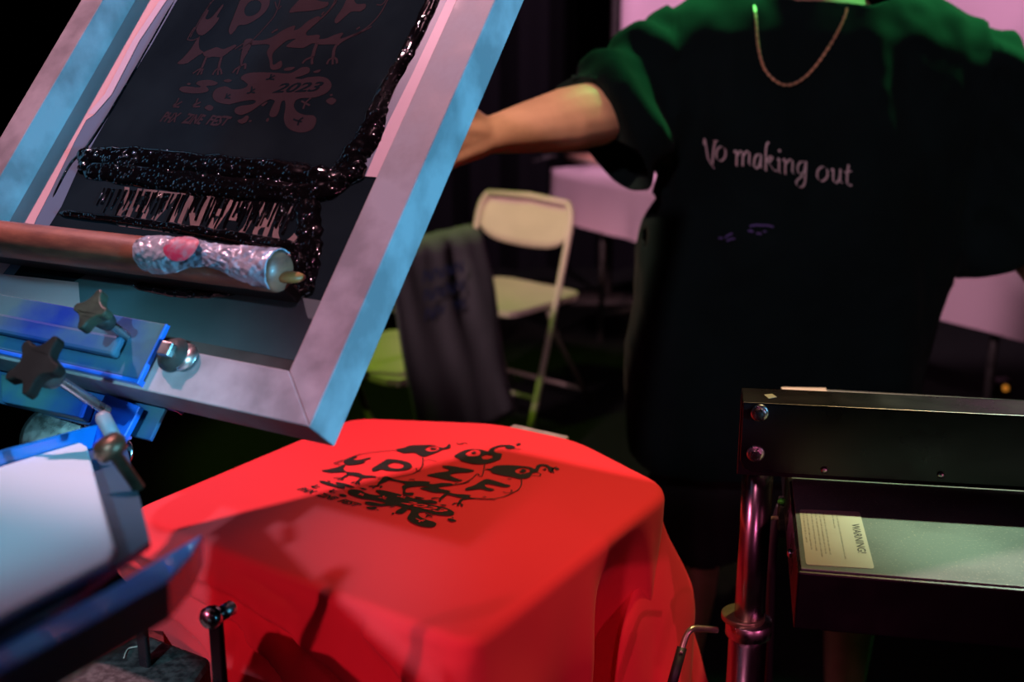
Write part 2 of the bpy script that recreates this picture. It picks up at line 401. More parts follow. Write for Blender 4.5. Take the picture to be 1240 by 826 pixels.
for (s, e, w_, sgn) in ((sh_l, el_l, wr_l, -1), (sh_r, el_r, wr_r, 1)):
    capsules(bm, [(s, .062), (s.lerp(e, .5), .050), (e, .054), (e.lerp(w_, .3), .053), (e.lerp(w_, .7), .041), (w_, .031)])
    d = (w_-e).normalized(); up = Z-d*d.z; up.normalize(); sd = d.cross(up)
    pc = w_+d*.055
    capsules(bm, [(w_, .027), (w_+d*.03+up*.012, .024), (w_+d*.085+up*.022, .017)], 10)
    capsules(bm, [(w_, .026), (w_+d*.03-up*.012, .022), (w_+d*.085-up*.024, .016)], 10)
    capsules(bm, [(w_+d*.03, .021), (w_+d*.09, .018)], 10)
    for k, (off, L_) in enumerate(((.033, .072), (.011, .082), (-.011, .076), (-.033, .058))):
        b0 = w_+d*.088+up*off; b1 = b0+d*L_*.45+sd*sgn*.012; b2 = b1+d*L_*.25+sd*sgn*.022; b3 = b2+d*L_*.12+sd*sgn*.02
        capsules(bm, [(b0, .0098), (b1, .009), (b2, .0085), (b3, .0075)], 8)
    t0 = w_+d*.025+up*.026
    capsules(bm, [(t0, .014), (t0+d*.03+up*.025+sd*sgn*.01, .011), (t0+d*.058+up*.032+sd*sgn*.022, .009)], 8)
for (hp, kn, an) in ((hip_l, knee_l, ank_l), (hip_r, knee_r, ank_r)):
    capsules(bm, [(hp, .092), (hp.lerp(kn, .5), .078), (kn, .056), (kn.lerp(an, .3), .056), (an, .036), (an+V((0, -.03, -.045)), .036), (an+V((0, -.15, -.062)), .028)])
# head, joined in the same surface
hc = neck+V((.0, -.015, .185))
ball(bm, hc, .09, 24, (.86, 1.06, 1.12)); ball(bm, hc+V((0, -.030, -.055)), .062, 20, (.86, .95, .95))
ball(bm, hc+V((0, -.062, -.10)), .026, 12, (1.1, .9, .8))
capsules(bm, [(hc+V((0, -.088, .012)), .008), (hc+V((0, -.106, -.022)), .011)], 8)
for s in (-1, 1):
    ball(bm, hc+V((s*.011, -.097, -.026)), .008, 8)
    ball(bm, hc+V((s*.033, -.076, .017)), .014, 8, (1.2, .8, .45)); ball(bm, hc+V((s*.033, -.076, -.003)), .014, 8, (1.2, .8, .4))
    ball(bm, hc+V((s*.080, .005, -.008)), .028, 12, (.32, .75, 1.15))
    ball(bm, hc+V((s*.034, -.083, .026)), .012, 8, (1.7, .6, .5))
ball(bm, hc+V((0, -.088, -.055)), .018, 10, (1.4, .55, .32)); ball(bm, hc+V((0, -.086, -.066)), .017, 10, (1.2, .6, .4))
bm = remesh(bm, .0052, 4)
obj('body', bm, SKIN, per_, label='bare forearms and neck')
for s in (-1, 1):
    e = hc+V((s*.033, -.0775, .008)); eo = obj('eye', ball(NB(), e, .0118, 14), mat('eye_white', (.8, .78, .75), .2), per_)
    obj('iris', ball(NB(), e+V((0, -.0078, 0)), .0060, 10), mat('iris', (.06, .03, .02), .2), eo)
bm = NB(); ball(bm, hc+V((0, .018, .028)), .097, 22, (.93, 1.08, 1.12))
bmesh.ops.delete(bm, geom=[v for v in bm.verts if v.co.y < hc.y-.058 and v.co.z < hc.z+.068 or v.co.z < hc.z-.075 or (abs(v.co.x-hc.x) > .06 and v.co.y < hc.y-.02 and v.co.z < hc.z+.05)], context='VERTS')
for v in bm.verts: v.co += (v.co-hc).normalized()*.006*noise.noise(v.co*40)
h_ = obj('hair', bm, mat('dark_hair', (.03, .018, .012), .6, bump=.8, bscale=60, bdist=.01, stretch=(4, 4, 1)), per_, label='short dark hair'); h_.modifiers.new('t', 'SOLIDIFY').thickness = .012
# t-shirt
rows_ = [(-26, 900, 1085, .08), (-8, 850, 1135, .105), (14, 810, 1170, .12), (40, 796, 1184, .135), (80, 795, 1190, .14), (150, 800, 1184, .150), (230, 800, 1168, .155), (275, 780, 1155, .157),
         (320, 771, 1147, .160), (400, 765, 1130, .165), (465, 759, 1112, .170), (520, 755, 1100, .172), (560, 758, 1090, .170)]
rings = []
for (y, xl, xr, dp) in rows_:
    a, b = pp(xl, y), pp(xr, y); rings.append(((a+b)/2, X, (b.x-a.x)/2, Y, dp))
bm = ring_loft(rings)
def sleeve(pts):
    rr = []; P = [V(p) for p, r in pts]
    for i, (p, r) in enumerate(pts):
        t = (P[min(i+1, len(P)-1)]-P[max(i-1, 0)]).normalized(); u = (Y-t*t.y).normalized(); v = t.cross(u)
        rr.append((P[i], v, r, u, r*.86))
    return ring_loft(rr)
for sl in ([(pp(880, 70, 2.12), .095), (pp(815, 90, 2.11), .112), (pp(770, 125, 2.08), .112), (pp(731, 160, 2.04), .118), (pp(722, 166, 2.03), .120)],
           [(pp(1110, 70, 2.12), .09), (pp(1168, 95, 2.12), .115), (pp(1205, 170, 2.12), .125), (pp(1222, 250, 2.11), .122), (pp(1232, 318, 2.10), .118)]):
    t = sleeve(sl); me = bpy.data.meshes.new('x'); t.to_mesh(me); t.free(); bm.from_mesh(me); bpy.data.meshes.remove(me)
bm = remesh(bm, .009, 10)
arml = (pp(722, 166, 2.03)-pp(815, 90, 2.11)).normalized()
for v in bm.verts:
    p = v.co; n = v.normal
    f = .020*noise.noise(V((p.x*9+1.7*p.z, p.y*7, p.z*1.6)))+.010*noise.noise(V((p.x*22+6*p.z, p.y*10, p.z*4+3)))+.004*noise.noise(p*30)
    low = min(1, max(0, (1.42-p.z)/.5))
    fold = .016*low*math.sin(p.x*34+p.z*5+2*noise.noise(V((p.x*4, 0, p.z*2))))
    sl_ = 0
    if p.x < .27 and p.z > 1.15: sl_ = .010*math.sin(((p-pp(880, 70)).dot(arml))*70+3*noise.noise(p*8))
    if p.x > .80 and p.z > 1.0: sl_ = .010*math.sin((p.z+p.x*.7)*55+3*noise.noise(p*7))
    v.co = p+n*(f*.75+fold*.4+sl_)
# open the hem, cuffs and collar
geom = []
bmesh.ops.bisect_plane(bm, geom=bm.verts[:]+bm.edges[:]+bm.faces[:], plane_co=V((0, 0, pp(900, 545).z)), plane_no=V((0, 0, -1)))
geom = [f for f in bm.faces if f.calc_center_median().z < pp(900, 545).z]
bmesh.ops.delete(bm, geom=geom, context='FACES')
ce = pp(722, 166, 2.03)
def cut(co, no, cond, clear):
    fs = [f for f in bm.faces if cond(f.calc_center_median())]
    gm = list({v for f in fs for v in f.verts})+list({e for f in fs for e in f.edges})+fs
    bmesh.ops.bisect_plane(bm, geom=gm, plane_co=co, plane_no=no)
    bmesh.ops.delete(bm, geom=[f for f in bm.faces if cond(f.calc_center_median()) and (f.calc_center_median()-co).dot(no) > 0], context='FACES')
cut(ce-arml*.010, arml, lambda c: (c-ce).length < .22 and c.x < .238, 1)
ce2 = pp(1232, 318, 2.10); ar2 = (ce2-pp(1205, 170, 2.12)).normalized()
cut(ce2-ar2*.010, ar2, lambda c: (c-ce2).length < .22 and c.x > .78, 1)
ncol = pp(988, 8, 1.99); nno = V((0, -.34, .94)).normalized()
cut(ncol, nno, lambda c: abs(c.x-ncol.x) < .125 and c.z > ncol.z-.03, 1)
bm.normal_update()
BV = BVHTree.FromBMesh(bm)
ts = obj('tshirt', bm, TEE, per_, label='oversized black t-shirt')
m_ = ts.modifiers.new('t', 'SOLIDIFY'); m_.thickness = .003; m_.offset = -1
def on_tee(px, py, lift=.0025):
    r = ray(px, py).normalized(); h = BV.ray_cast(CC, r)
    return (h[0]-r*lift) if h[0] else atY(px, py, 1.96)
# hand-lettered slogan: pen strokes in pixel-sized units on the chest
def slogan(letters, nib):
    bm = NB()
    for ox, oy, s, strokes in letters:
        for st in strokes:
            stroke(bm, [(ox+x*s[0], oy-y*s[1]) for x, y in st], 1, lambda a, b: on_tee(a, b), True, nib)
    return bm
LT = {
 'N': [[(-.05, 1.5), (.03, 1.95), (.14, 1.4), (.35, .4), (.85, -.25)], [(.95, 1.75), (.8, 1.2), (.68, .1)], [(.8, 1.75), (1.15, 1.8)]],
 'o': [[(.45, 1.0), (.15, .75), (.1, .25), (.4, .0), (.75, .3), (.75, .8), (.45, 1.0)]],
 'm': [[(-.05, .9), (.1, 1.0), (.1, .0)], [(.1, .65), (.35, 1.0), (.5, .85), (.48, .0)], [(.5, .65), (.78, 1.0), (.92, .85), (.9, .15), (1.05, .05)]],
 'a': [[(.7, 1.0), (.3, .95), (.08, .5), (.2, .05), (.5, .2), (.7, .7)], [(.72, 1.0), (.68, .2), (.85, .05)]],
 'k': [[(.3, 2.0), (.1, 1.6), (.08, .0)], [(.08, .6), (.4, 1.0), (.6, .95), (.3, .55)], [(.25, .55), (.5, .3), (.75, .0), (.9, .05)]],
 'i': [[(.05, .85), (.18, 1.0), (.15, .15), (.3, .02)], [(.15, 1.45), (.25, 1.6)]],
 'n': [[(-.05, .9), (.1, 1.0), (.1, .0)], [(.1, .65), (.42, 1.0), (.6, .85), (.58, .15), (.72, .05)]],
 'g': [[(.65, .95), (.3, .95), (.1, .55), (.25, .15), (.55, .3), (.68, .8)], [(.72, 1.0), (.68, .2), (.6, -.5), (.3, -.75), (.0, -.5), (.15, -.2), (.5, .05)]],
 'u': [[(.0, .85), (.12, 1.0), (.12, .25), (.3, .02), (.55, .3), (.62, .9)], [(.64, 1.0), (.6, .15), (.78, .05)]],
 't': [[(.3, 1.5), (.2, .9), (.18, .2), (.35, .0), (.5, .1)], [(-.02, .95), (.5, 1.05)]],
}
line = [('N', 853, 200, (14, 16.5)), ('o', 866, 195, (16, 18)), ('m', 890, 201, (19, 18)), ('a', 912, 205, (13.5, 18)), ('k', 926, 207, (16, 17.5)), ('i', 941, 210, (15, 18)), ('n', 949, 211, (18, 18)),
        ('g', 964, 213.5, (17, 18)), ('o', 988, 219.5, (18, 18)), ('u', 1007, 222, (17, 17.5)), ('t', 1023, 225, (16, 17))]
obj('shirt_lettering', slogan([(x, y, s, LT[ch]) for ch, x, y, s in line], (2.3, 1.6)), mat('white_shirt_ink', (.85, .72, .80), .7), per_, label='curly white words No making out')
for grp in (((908, 274, 922, 273), (922, 273, 937, 275), (906, 280, 912, 281), (916, 283, 922, 284), (924, 281, 928, 281)), ((878, 288, 887, 283), (880, 292, 890, 289), (870, 289, 875, 289))):
    bm = NB()
    for (x0, y0, x1, y1) in grp: stroke(bm, [(x0, y0), ((x0+x1)/2, (y0+y1)/2-1), (x1, y1)], 2.2, lambda a, b: on_tee(a, b))
    obj('small_print', bm, mat('violet_shirt_ink', (.16, .13, .45), .6), per_, label='small violet marks below the words')
# collar rib and chain
bm = NB()
cpts = []
for k in range(25):
    t = math.pi*k/24; x = 988-47*math.cos(t); y = -14+20*math.sin(t); cpts.append(on_tee(x, y, .001))
chn = []
for (x, y) in catmull([(913, -22), (915, 20), (918, 55), (926, 84), (944, 101), (962, 101), (982, 86), (1004, 56), (1022, 22), (1034, -20)], 8, False): chn.append(on_tee(x, y, .004))
for i in range(1, len(chn)-1):
    chn[i] = V((chn[i].x, (chn[i-1].y+chn[i].y+chn[i+1].y)/3-.001, chn[i].z))
full = chn
bm = NB(); L = 0; acc = 0; step = .0052; k = 0
for a, b in zip(full, full[1:]):
    d = b-a; l = d.length
    while acc < l:
        p = a+d*(acc/l); u, v = frame_of(d); q = u if k % 2 else v
        box(bm, p, d.normalized(), q, d.normalized().cross(q), .0062, .0044, .0020); acc += step; k += 1
    acc -= l
obj('necklace', bm, mat('copper_chain', (.95, .58, .38), .4, .4), per_, smooth=False, label='thin copper-coloured chain')
# shorts + shoes
bm = NB()
capsules(bm, [(pelvis+V((0, 0, .1)), .15), (pelvis+V((0, 0, -.05)), .165)])
for hp, kn in ((hip_l, knee_l), (hip_r, knee_r)): capsules(bm, [(hp, .13), (hp.lerp(kn, .5), .125), (kn+V((0, 0, .03)), .115)])
bm = remesh(bm, .012, 8)
for v in bm.verts: v.co += v.normal*(.012*noise.noise(V((v.co.x*10, v.co.y*10, v.co.z*2.5))))
kz = knee_l.z-.02
bmesh.ops.delete(bm, geom=[f for f in bm.faces if f.calc_center_median().z < kz], context='FACES')
obj('shorts', bm, mat('black_shorts', (.010, .012, .016), .85, bump=.3, bscale=400), per_, label='loose black shorts')
for an in (ank_l, ank_r):
    bm = NB(); capsules(bm, [(an+V((0, .03, -.035)), .046), (an+V((0, -.06, -.045)), .045), (an+V((0, -.16, -.052)), .040)])
    for v in bm.verts: v.co.z = max(v.co.z, .012)
    bm = remesh(bm, .007, 3); s_ = obj('shoe', bm, mat('black_shoe', (.02, .02, .02), .6), per_)
    obj('sole', prism(NB(), [V((an.x+x, an.y+y, 0)) for x, y in catmull([(-.04, .07), (0, .085), (.04, .07), (.042, -.06), (.045, -.15), (0, -.205), (-.045, -.15), (-.042, -.06)], 3)], V((0, 0, .022))), mat('rubber', (.25, .25, .25), .8), s_)
# ------------------------------------------------------------------ artwork (shared by shirt and screen)
hdir, ddir, ndir = V((.86687983, -.49851716, 0)), V((.33333608, .57964367, .74357264)), V((-.37068372, -.64458812, .66865516))
S0 = V((-.15037931, .8365099, 1.18947459)); TH = .038
def SPt(u, v, w=0): return S0+hdir*u+ddir*v+ndir*w
def toS(px, py, w=0):
    q = atP(px, py, S0+ndir*w, ndir)-S0; return (q.dot(hdir), q.dot(ddir))
h9 = V((math.cos(math.radians(-29.9)), math.sin(math.radians(-29.9)), 0)); d9 = V((-h9.y, h9.x, 0))
ZP = .95
org = atZ(362, 598, ZP)
AF = (.9959, .0639, -.1122, 1.2085, .0091, -.0068)
TO = (-.3521, .2826)
RG = {1: (350, 530, 6.883), 2: (510, 530, 6.883), 3: (180, 0, 8.26), 4: (300, 0, 8.26), 5: (180, 70, 9.175), 6: (280, 70, 8.257)}
def art(k, x, y):
    """traced point -> artwork coordinates in metres (origin at the text's start)"""
    ox, oy, s = RG[k]; px, py = ox+x/s, oy+y/s
    if k <= 2:
        q = atZ(px, py, ZP)-org; a, b = q.dot(h9), q.dot(d9)
        return (a*AF[0]+b*AF[2]+AF[4], a*AF[1]+b*AF[3]+AF[5])
    u, v = toS(px, py, -.034); return (u-TO[0], v-TO[1])
det = AF[0]*AF[3]-AF[1]*AF[2]
def on_shirt(a, b, z=.0012):
    a -= AF[4]; b -= AF[5]
    x, y = (a*AF[3]-b*AF[2])/det, (b*AF[0]-a*AF[1])/det
    p = org+h9*x+d9*y; p.z = ZP+z; return p
def on_screen(a, b, w=-.0338): return SPt(a+TO[0], b+TO[1], w)
FILLS = [  # (region, [outer, holes...])
 (1, [[(690,272),(700,285),(735,280),(770,270),(830,282),(930,282),(1000,268),(1025,243),(1000,215),(930,195),(850,186),(815,188),(770,215),(730,240),(695,262)],
      [(825,235),(850,218),(890,214),(940,225),(958,245),(935,262),(890,265),(840,255)]]),
 (3, [[(285,635),(340,580),(420,490),(470,410),(510,360),(500,420),(510,490),(550,520),(500,550),(430,600),(370,635)]]),
 (3, [[(475,290),(530,180),(575,100),(600,108),(565,180),(600,190),(650,150),(730,50),(745,60),(680,165),(705,180),(640,270),(550,345),(500,345)]]),
 (3, [[(545,525),(620,490),(680,470),(740,490),(800,470),(860,445),(875,460),(840,490),(760,550),(720,570),(640,565),(590,575),(560,560)]]),
 (3, [[(960,400),(1030,385),(1035,430),(990,520),(950,590),(925,660),(915,600),(935,500)]]),
 (4, [[(30,405),(150,400),(260,360),(350,300),(460,255),(472,270),(462,300),(520,280),(600,210),(700,160),(722,178),(720,200),(640,270),(585,320),(590,352),(640,352),(700,345),(722,360),(715,390),(790,380),(860,350),(940,325),(952,340),(930,385),(1120,315),(1130,325),(1050,360),(940,420),(900,455),(870,440),(720,445),(650,430),(560,475),(500,477),(385,465),(430,420),(480,385),(400,400),(330,450),(250,530),(245,600),(258,648),(330,605),(340,660),(300,690),(230,690),(215,600),(190,520),(220,450),(140,440),(30,450)]]),
 (2, [[(175,245),(215,240),(300,250),(430,275),(440,285),(400,295),(300,300),(255,310),(245,325),(300,348),(340,360),(335,370),(290,370),(200,355),(110,335),(55,325),(60,315),(130,300),(215,288),(240,278),(200,258)]]),
 (2, [[(370,430),(440,405),(500,370),(545,352),(600,362),(680,388),(740,405),(735,415),(690,418),(600,400),(550,392),(530,400),(545,420),(605,435),(600,448),(560,450),(500,435),(440,440),(380,447)]]),
 (2, [[(-211,105),(-141,90),(-91,72),(0,68),(100,68),(150,85),(200,88),(228,60),(245,65),(235,95),(180,105),(130,128),(70,150),(20,165),(-20,150),(-60,130),(-140,135),(-190,120)],
      [(35,98),(70,80),(120,78),(150,92),(140,110),(100,122),(50,118)]]),
 (2, [[(70,98),(100,90),(130,97),(100,106)]]),
 (2, [[(275,160),(330,125),(390,105),(460,100),(520,112),(560,120),(580,95),(640,72),(700,66),(700,76),(640,85),(610,105),(620,130),(670,140),(668,175),(640,195),(580,215),(500,228),(420,222),(340,200),(310,180)],
      [(368,138),(420,108),(480,108),(495,135),(470,158),(400,160)], [(505,170),(530,150),(590,152),(590,176),(530,188)]]),
 (2, [[(415,135),(440,122),(460,130),(440,142)]]),
 (2, [[(700,70),(740,66),(785,85),(740,100),(705,90)]]), (2, [[(790,60),(820,50),(830,62),(800,72)]]),
 (2, [[(560,275),(590,258),(620,242),(700,235),(800,240),(900,250),(945,268),(962,240),(1000,227),(1050,232),(1075,248),(1110,262),(1090,297),(1062,280),(1055,255),(1010,240),(985,265),(975,290),(930,300),(900,340),(820,350),(760,335),(680,322),(600,302),(580,282)],
      [(783,285),(810,262),(860,258),(900,268),(903,292),(850,308),(800,303)]]),
 (2, [[(820,288),(850,268),(878,285),(850,298)]]),
 (2, [[(1120,262),(1145,260),(1150,272),(1125,274)]]), (2, [[(1015,268),(1040,262),(1045,272),(1022,276)]]),
 (6, [[(95,205),(130,165),(220,145),(400,145),(570,155),(640,130),(700,95),(760,90),(785,110),(770,150),(700,180),(635,200),(700,212),(760,195),(880,185),(960,205),(1000,255),(990,310),(930,360),(830,395),(720,400),(650,420),(625,480),(660,540),(740,570),(820,575),(850,620),(820,700),(740,740),(650,740),(560,695),(525,610),(540,500),(535,430),(500,440),(480,520),(450,580),(400,590),(380,560),(410,480),(435,430),(380,415),(300,460),(200,530),(100,570),(40,550),(35,510),(90,480),(200,465),(245,440),(220,420),(120,430),(0,460),(-34,463),(-142,441),(-187,387),(-160,315),(-61,283),(0,310),(60,315),(130,300),(165,270),(140,240)]]),
 (5, [[(340,350),(370,318),(450,318),(550,328),(575,315),(530,290),(550,258),(650,243),(740,260),(765,285),(720,305),(640,312),(665,350),(640,378),(550,393),(430,390),(370,375)]]),
 (5, [[(830,253),(880,234),(925,250),(880,272)]]), (5, [[(620,555),(670,520),(720,548),(680,588)]]), (5, [[(422,288),(450,275),(470,290),(440,300)]]),
 (6, [[(60,625),(110,605),(150,575),(175,590),(150,640),(95,658)]]), (6, [[(945,430),(1000,395),(1050,425),(1000,468)]]),
 (6, [[(525,115),(560,95),(635,92),(600,122),(540,128)]]), (6, [[(820,135),(890,115),(880,140),(840,150)]]), (6, [[(345,625),(365,598),(378,615),(360,640)]]),
 (6, [[(985,365),(1010,360),(1010,378),(990,380)]]), (6, [[(175,628),(200,620),(200,636),(180,640)]]), (6, [[(300,470),(350,438),(360,445),(320,482)]]),
]
LINES = [ # (region, width, points)
 (1, .0013, [(890,110),(760,120),(620,140),(530,165),(400,218)]), (1, .0013, [(1115,170),(1108,250),(1050,300),(980,320),(850,345),(740,352)]),
 (1, .0012, [(1120,195),(1170,190),(1230,202)]), (1, .0012, [(1100,285),(1070,290),(1060,260)]),
 (3, .0014, [(385,395),(420,330),(460,270)]), (3, .0014, [(385,395),(440,400),(505,375)]), (3, .0012, [(540,170),(620,20)]),
 (3, .0016, [(860,490),(950,430)]), (4, .0016, [(720,195),(790,130),(850,60),(890,0)]),
 (3, .0030, [(578,565),(555,620),(530,680)]), (3, .0022, [(530,680),(480,705),(440,735)]), (3, .0022, [(535,685),(505,715),(485,752)]), (3, .0022, [(545,685),(530,715),(522,745)]),
 (3, .0030, [(728,570),(712,620),(700,680)]), (3, .0022, [(700,680),(665,705),(638,748)]), (3, .0022, [(700,680),(692,715),(690,750)]), (3, .0022, [(705,680),(722,705),(728,742)]),
 (3, .0026, [(925,655),(870,690),(840,728)]), (3, .0022, [(925,655),(900,690),(882,742)]), (3, .0026, [(925,655),(965,640),(962,690)]),
 (4, .0040, [(692,430),(668,490),(648,565)]), (4, .0026, [(640,570),(580,595),(545,632)]), (4, .0026, [(650,570),(640,605),(645,640)]),
 (4, .0034, [(885,445),(862,500),(852,575)]), (4, .0024, [(850,575),(810,600),(790,642)]), (4, .0024, [(852,575),(848,610),(850,645)]), (4, .0024, [(855,575),(885,590),(892,632)]),
 (4, .0016, [(1050,360),(1150,310),(1239,262)]), (4, .0022, [(240,328),(270,305),(300,292)]), (4, .0022, [(740,150),(760,115)]), (4, .0022, [(1085,292),(1120,268)]),
 (2, .0014, [(530,228),(522,280),(510,322),(488,325),(468,308),(420,350),(350,385),(260,400)]),
 (2, .0014, [(838,355),(835,400),(810,440),(775,460),(700,495),(600,515),(480,517)]), (2, .0014, [(685,458),(720,468),(755,460),(750,440)]),
 (2, .0014, [(912,318),(945,322),(990,325),(992,305),(945,294)]), (2, .0018, [(770,98),(835,101)]), (2, .0018, [(1105,300),(1095,270),(1130,250)]),
 (2, .0020, [(290,50),(330,60),(350,50),(385,55)]), (2, .0022, [(720,350),(755,350)]), (2, .0030, [(535,272),(575,268)]),
 (5, .0018, [(335,445),(305,500),(270,530)]), (5, .0020, [(370,485),(320,515),(275,540),(340,545)]), (5, .0018, [(545,450),(525,500),(490,530)]), (5, .0020, [(580,490),(530,515),(500,540),(570,540)]),
 (6, .0020, [(795,400),(740,450),(718,510)]), (6, .0020, [(700,430),(745,455),(785,475)]),
]
KNOCK = [ (6, .0018, [(400,160),(385,205),(345,215)]), (6, .0018, [(435,175),(385,208),(430,215)]), (6, .0018, [(205,285),(195,340),(155,352)]), (6, .0018, [(240,310),(195,335),(235,350)]),
 (5, .0018, [(870,395),(858,440),(845,448)]), (5, .0018, [(910,405),(865,435),(905,448)]), (6, .0020, [(720,598),(680,625),(665,675)]), (6, .0018, [(620,612),(650,625),(705,640)]) ]
def build_art(mp, n):
    bm = NB()
    for k, loops in FILLS:
        L = [catmull([art(k, x, y) for x, y in l], 3) for l in loops]; flat(bm, L, mp)
    for k, wd, pts in LINES: stroke(bm, [art(k, x, y) for x, y in pts], wd, mp)
    for s, a0, w_ in (('PHX', 0, .0235), ('ZINE', .0290, .0270), ('FEST', .0605, .0290)):
        text_on(bm, s, w_, .0120, lambda a, b: mp(a0+a, b+.0006*math.sin(a*400)-.0002), .036, .35)
    fix_up(bm, n); return bm
def add_knock(mp, n, m, par):
    bm = NB()
    a0, b0 = art(6, 405, 352); a1, b1 = art(6, 885, 335)
    text_on(bm, '2023', a1-a0, .0115, lambda a, b: mp(a0+a, b0+b+(b1-b0)*a/(a1-a0)), .02, .35)
    fix_up(bm, n); obj('year_lettering', bm, m, par, smooth=False, label='2023 inside the puddle')
    for q in range(0, len(KNOCK), 2):
        bm = NB()
        for k, wd, pts in KNOCK[q:q+2]: stroke(bm, [art(k, x, y) for x, y in pts], wd, mp)
        fix_up(bm, n); obj('bird_footprint', bm, m, par, smooth=False)

# ------------------------------------------------------------------ red t-shirt on the platen
cA, cB, cC, cD = [atZ(*q, ZP) for q in ((160, 620), (428, 507), (803, 590), (566, 772))]
def rounded(corners, radii, m=9, per=.010):
    out = []
    for i, (c, r) in enumerate(zip(corners, radii)):
        p, q = corners[i-1], corners[(i+1) % len(corners)]; a = (p-c).normalized(); b = (q-c).normalized()
        s, e = c+a*r, c+b*r
        for k in range(m+1):
            t = k/m; out.append((1-t)**2*s+2*t*(1-t)*c+t*t*e)
        i2 = (i+1) % len(corners); nx = corners[i2]+(c-corners[i2]).normalized()*radii[i2]
        L_ = (nx-e).length; nn = int(L_/per)
        for k in range(1, nn): out.append(e.lerp(nx, k/nn))
    return out
ctr = (cA+cB+cC+cD)/4
cB2, cB3 = atZ(600, 514, ZP), atZ(694, 534, ZP)
PLY = [cA, cB, cB2, cB3, cC, cD]
rs = rounded(PLY, [.03, .03, .03, .03, .035, .016], 10, .0045)
NP = len(rs)
# which side each perimeter point belongs to, and where along it
def side_of(p):
    best = None
    for nm, a, b in (('AB', cA, cB), ('BC', cB, cB2), ('BC', cB2, cB3), ('BC', cB3, cC), ('CD', cC, cD), ('DA', cD, cA)):
        t = (p-a).dot(b-a)/(b-a).length_squared; t = min(1, max(0, t)); d = (a.lerp(b, t)-p).length
        if best is None or d < best[0]: best = (d, nm, t)
    return best[1], best[2]
bm = NB(); rings = []
for j in range(1, 41):
    r = j/40; rings.append([bm.verts.new(ctr.lerp(p, r)) for p in rs])
nrm = []
for i in range(NP):
    t = rs[(i+3) % NP]-rs[i-3]; o_ = V((t.y, -t.x, 0)).normalized()
    if o_.dot(rs[i]-ctr) < 0: o_ = -o_
    nrm.append(o_)
RIDGES = [([(0, .012), (.15, .020), (.27, .040), (.36, .085), (.42, .17), (.44, .36)], .016), ([(0, .032), (.1, .038), (.19, .055), (.295, .105), (.35, .2), (.37, .36)], .020),
          ([(0, .055), (.07, .065), (.136, .09), (.2, .13), (.25, .22), (.27, .36)], .020), ([(0, .09), (.06, .12), (.11, .18), (.14, .36)], .018),
          ([(0, .13), (.03, .2), (.05, .36)], .014), ([(.36, .015), (.42, .06), (.445, .15), (.45, .36)], .010)]
Rr = .011; DROP = .36; NJ = 96
arc = [0]
for i in range(1, NP): arc.append(arc[-1]+(rs[i]-rs[i-1]).length)
sides = [side_of(p) for p in rs]
def sm(x, a, b): t = min(1, max(0, (x-a)/(b-a))); return t*t*(3-2*t)
for j in range(1, NJ+1):
    row = []
    s = j/NJ*DROP
    for i, p in enumerate(rs):
        if s < Rr*math.pi/2: a = s/Rr; off, dz = Rr*math.sin(a), Rr*(1-math.cos(a))
        else: off, dz = Rr, Rr+(s-Rr*math.pi/2)
        t = max(0, s-Rr); nm, tt = sides[i]; L = arc[i]; lat = 0
        grow = sm(t, .0, .16)
        if nm == 'DA':         # near left side: slanting swags from the left end down to the right
            wv = L*0
            sA = (p-cA).length; g2 = sm(t, 0, .02)
            f = 0
            for RL, amp in RIDGES:
                dm = 9; sg = 1
                for (s0, t0), (s1, t1) in zip(RL, RL[1:]):
                    ex, ey = s1-s0, t1-t0; kk = min(1, max(0, ((sA-s0)*ex+(t-t0)*ey)/(ex*ex+ey*ey)))
                    ddx, ddy = sA-s0-ex*kk, t-t0-ey*kk; dd_ = math.hypot(ddx, ddy)
                    if dd_ < dm: dm = dd_; sg = 1 if ex*ddy-ey*ddx > 0 else -1
                sg_ = .008 if sg > 0 else .022                  # steep below the ridge, soft above
                f += amp*math.exp(-(dm/sg_)**2)
            f += .006*g2*noise.noise(V((L*22, t*18, 7)))+.003*g2*noise.noise(V((L*60, t*45, 3)))
            off += f*g2+.03*sm(t, 0, .3)*tt**0
        elif nm == 'CD':
            dk = sm(tt, .12, .28)*(1-sm(tt, .33, .50))
            off += grow*(.006*math.sin(L*20+t*9)+.010*noise.noise(V((L*14, t*8, 4))))+.05*t*(1-dk)-.07*grow*dk-.02*grow*(1-sm(tt, 0, .15))
        else:
            off += grow*(.010*math.sin(L*26+t*5)+.008*noise.noise(V((L*12, t*7, 4)))-.05)
        q = p+nrm[i]*off; q.z = ZP-dz; row.append(bm.verts.new(q))
    rings.append(row)
c0 = bm.verts.new(ctr)
for i in range(NP): bm.faces.new([c0, rings[0][i], rings[0][(i+1) % NP]])
for a, b in zip(rings, rings[1:]):
    for i in range(NP): bm.faces.new([a[i], b[i], b[(i+1) % NP], a[(i+1) % NP]])
bmesh.ops.recalc_face_normals(bm, faces=bm.faces)
rt = empty('printed_tshirt', (ctr.x, ctr.y, ZP), 'bright red t-shirt stretched flat over the press platen with black bird print', 't-shirt')
o = obj('shirt_body', bm, RED, rt); sm_ = o.modifiers.new('s', 'SMOOTH'); sm_.iterations = 2
m_ = o.modifiers.new('t', 'SOLIDIFY'); m_.thickness = .0012; m_.offset = -1
obj('bird_print', build_art(on_shirt, Z), PRINT, rt, smooth=False, label='black print of three birds with PHX ZINE FEST and a puddle')
add_knock(lambda a, b: on_shirt(a, b, .0018), Z, RED, rt)
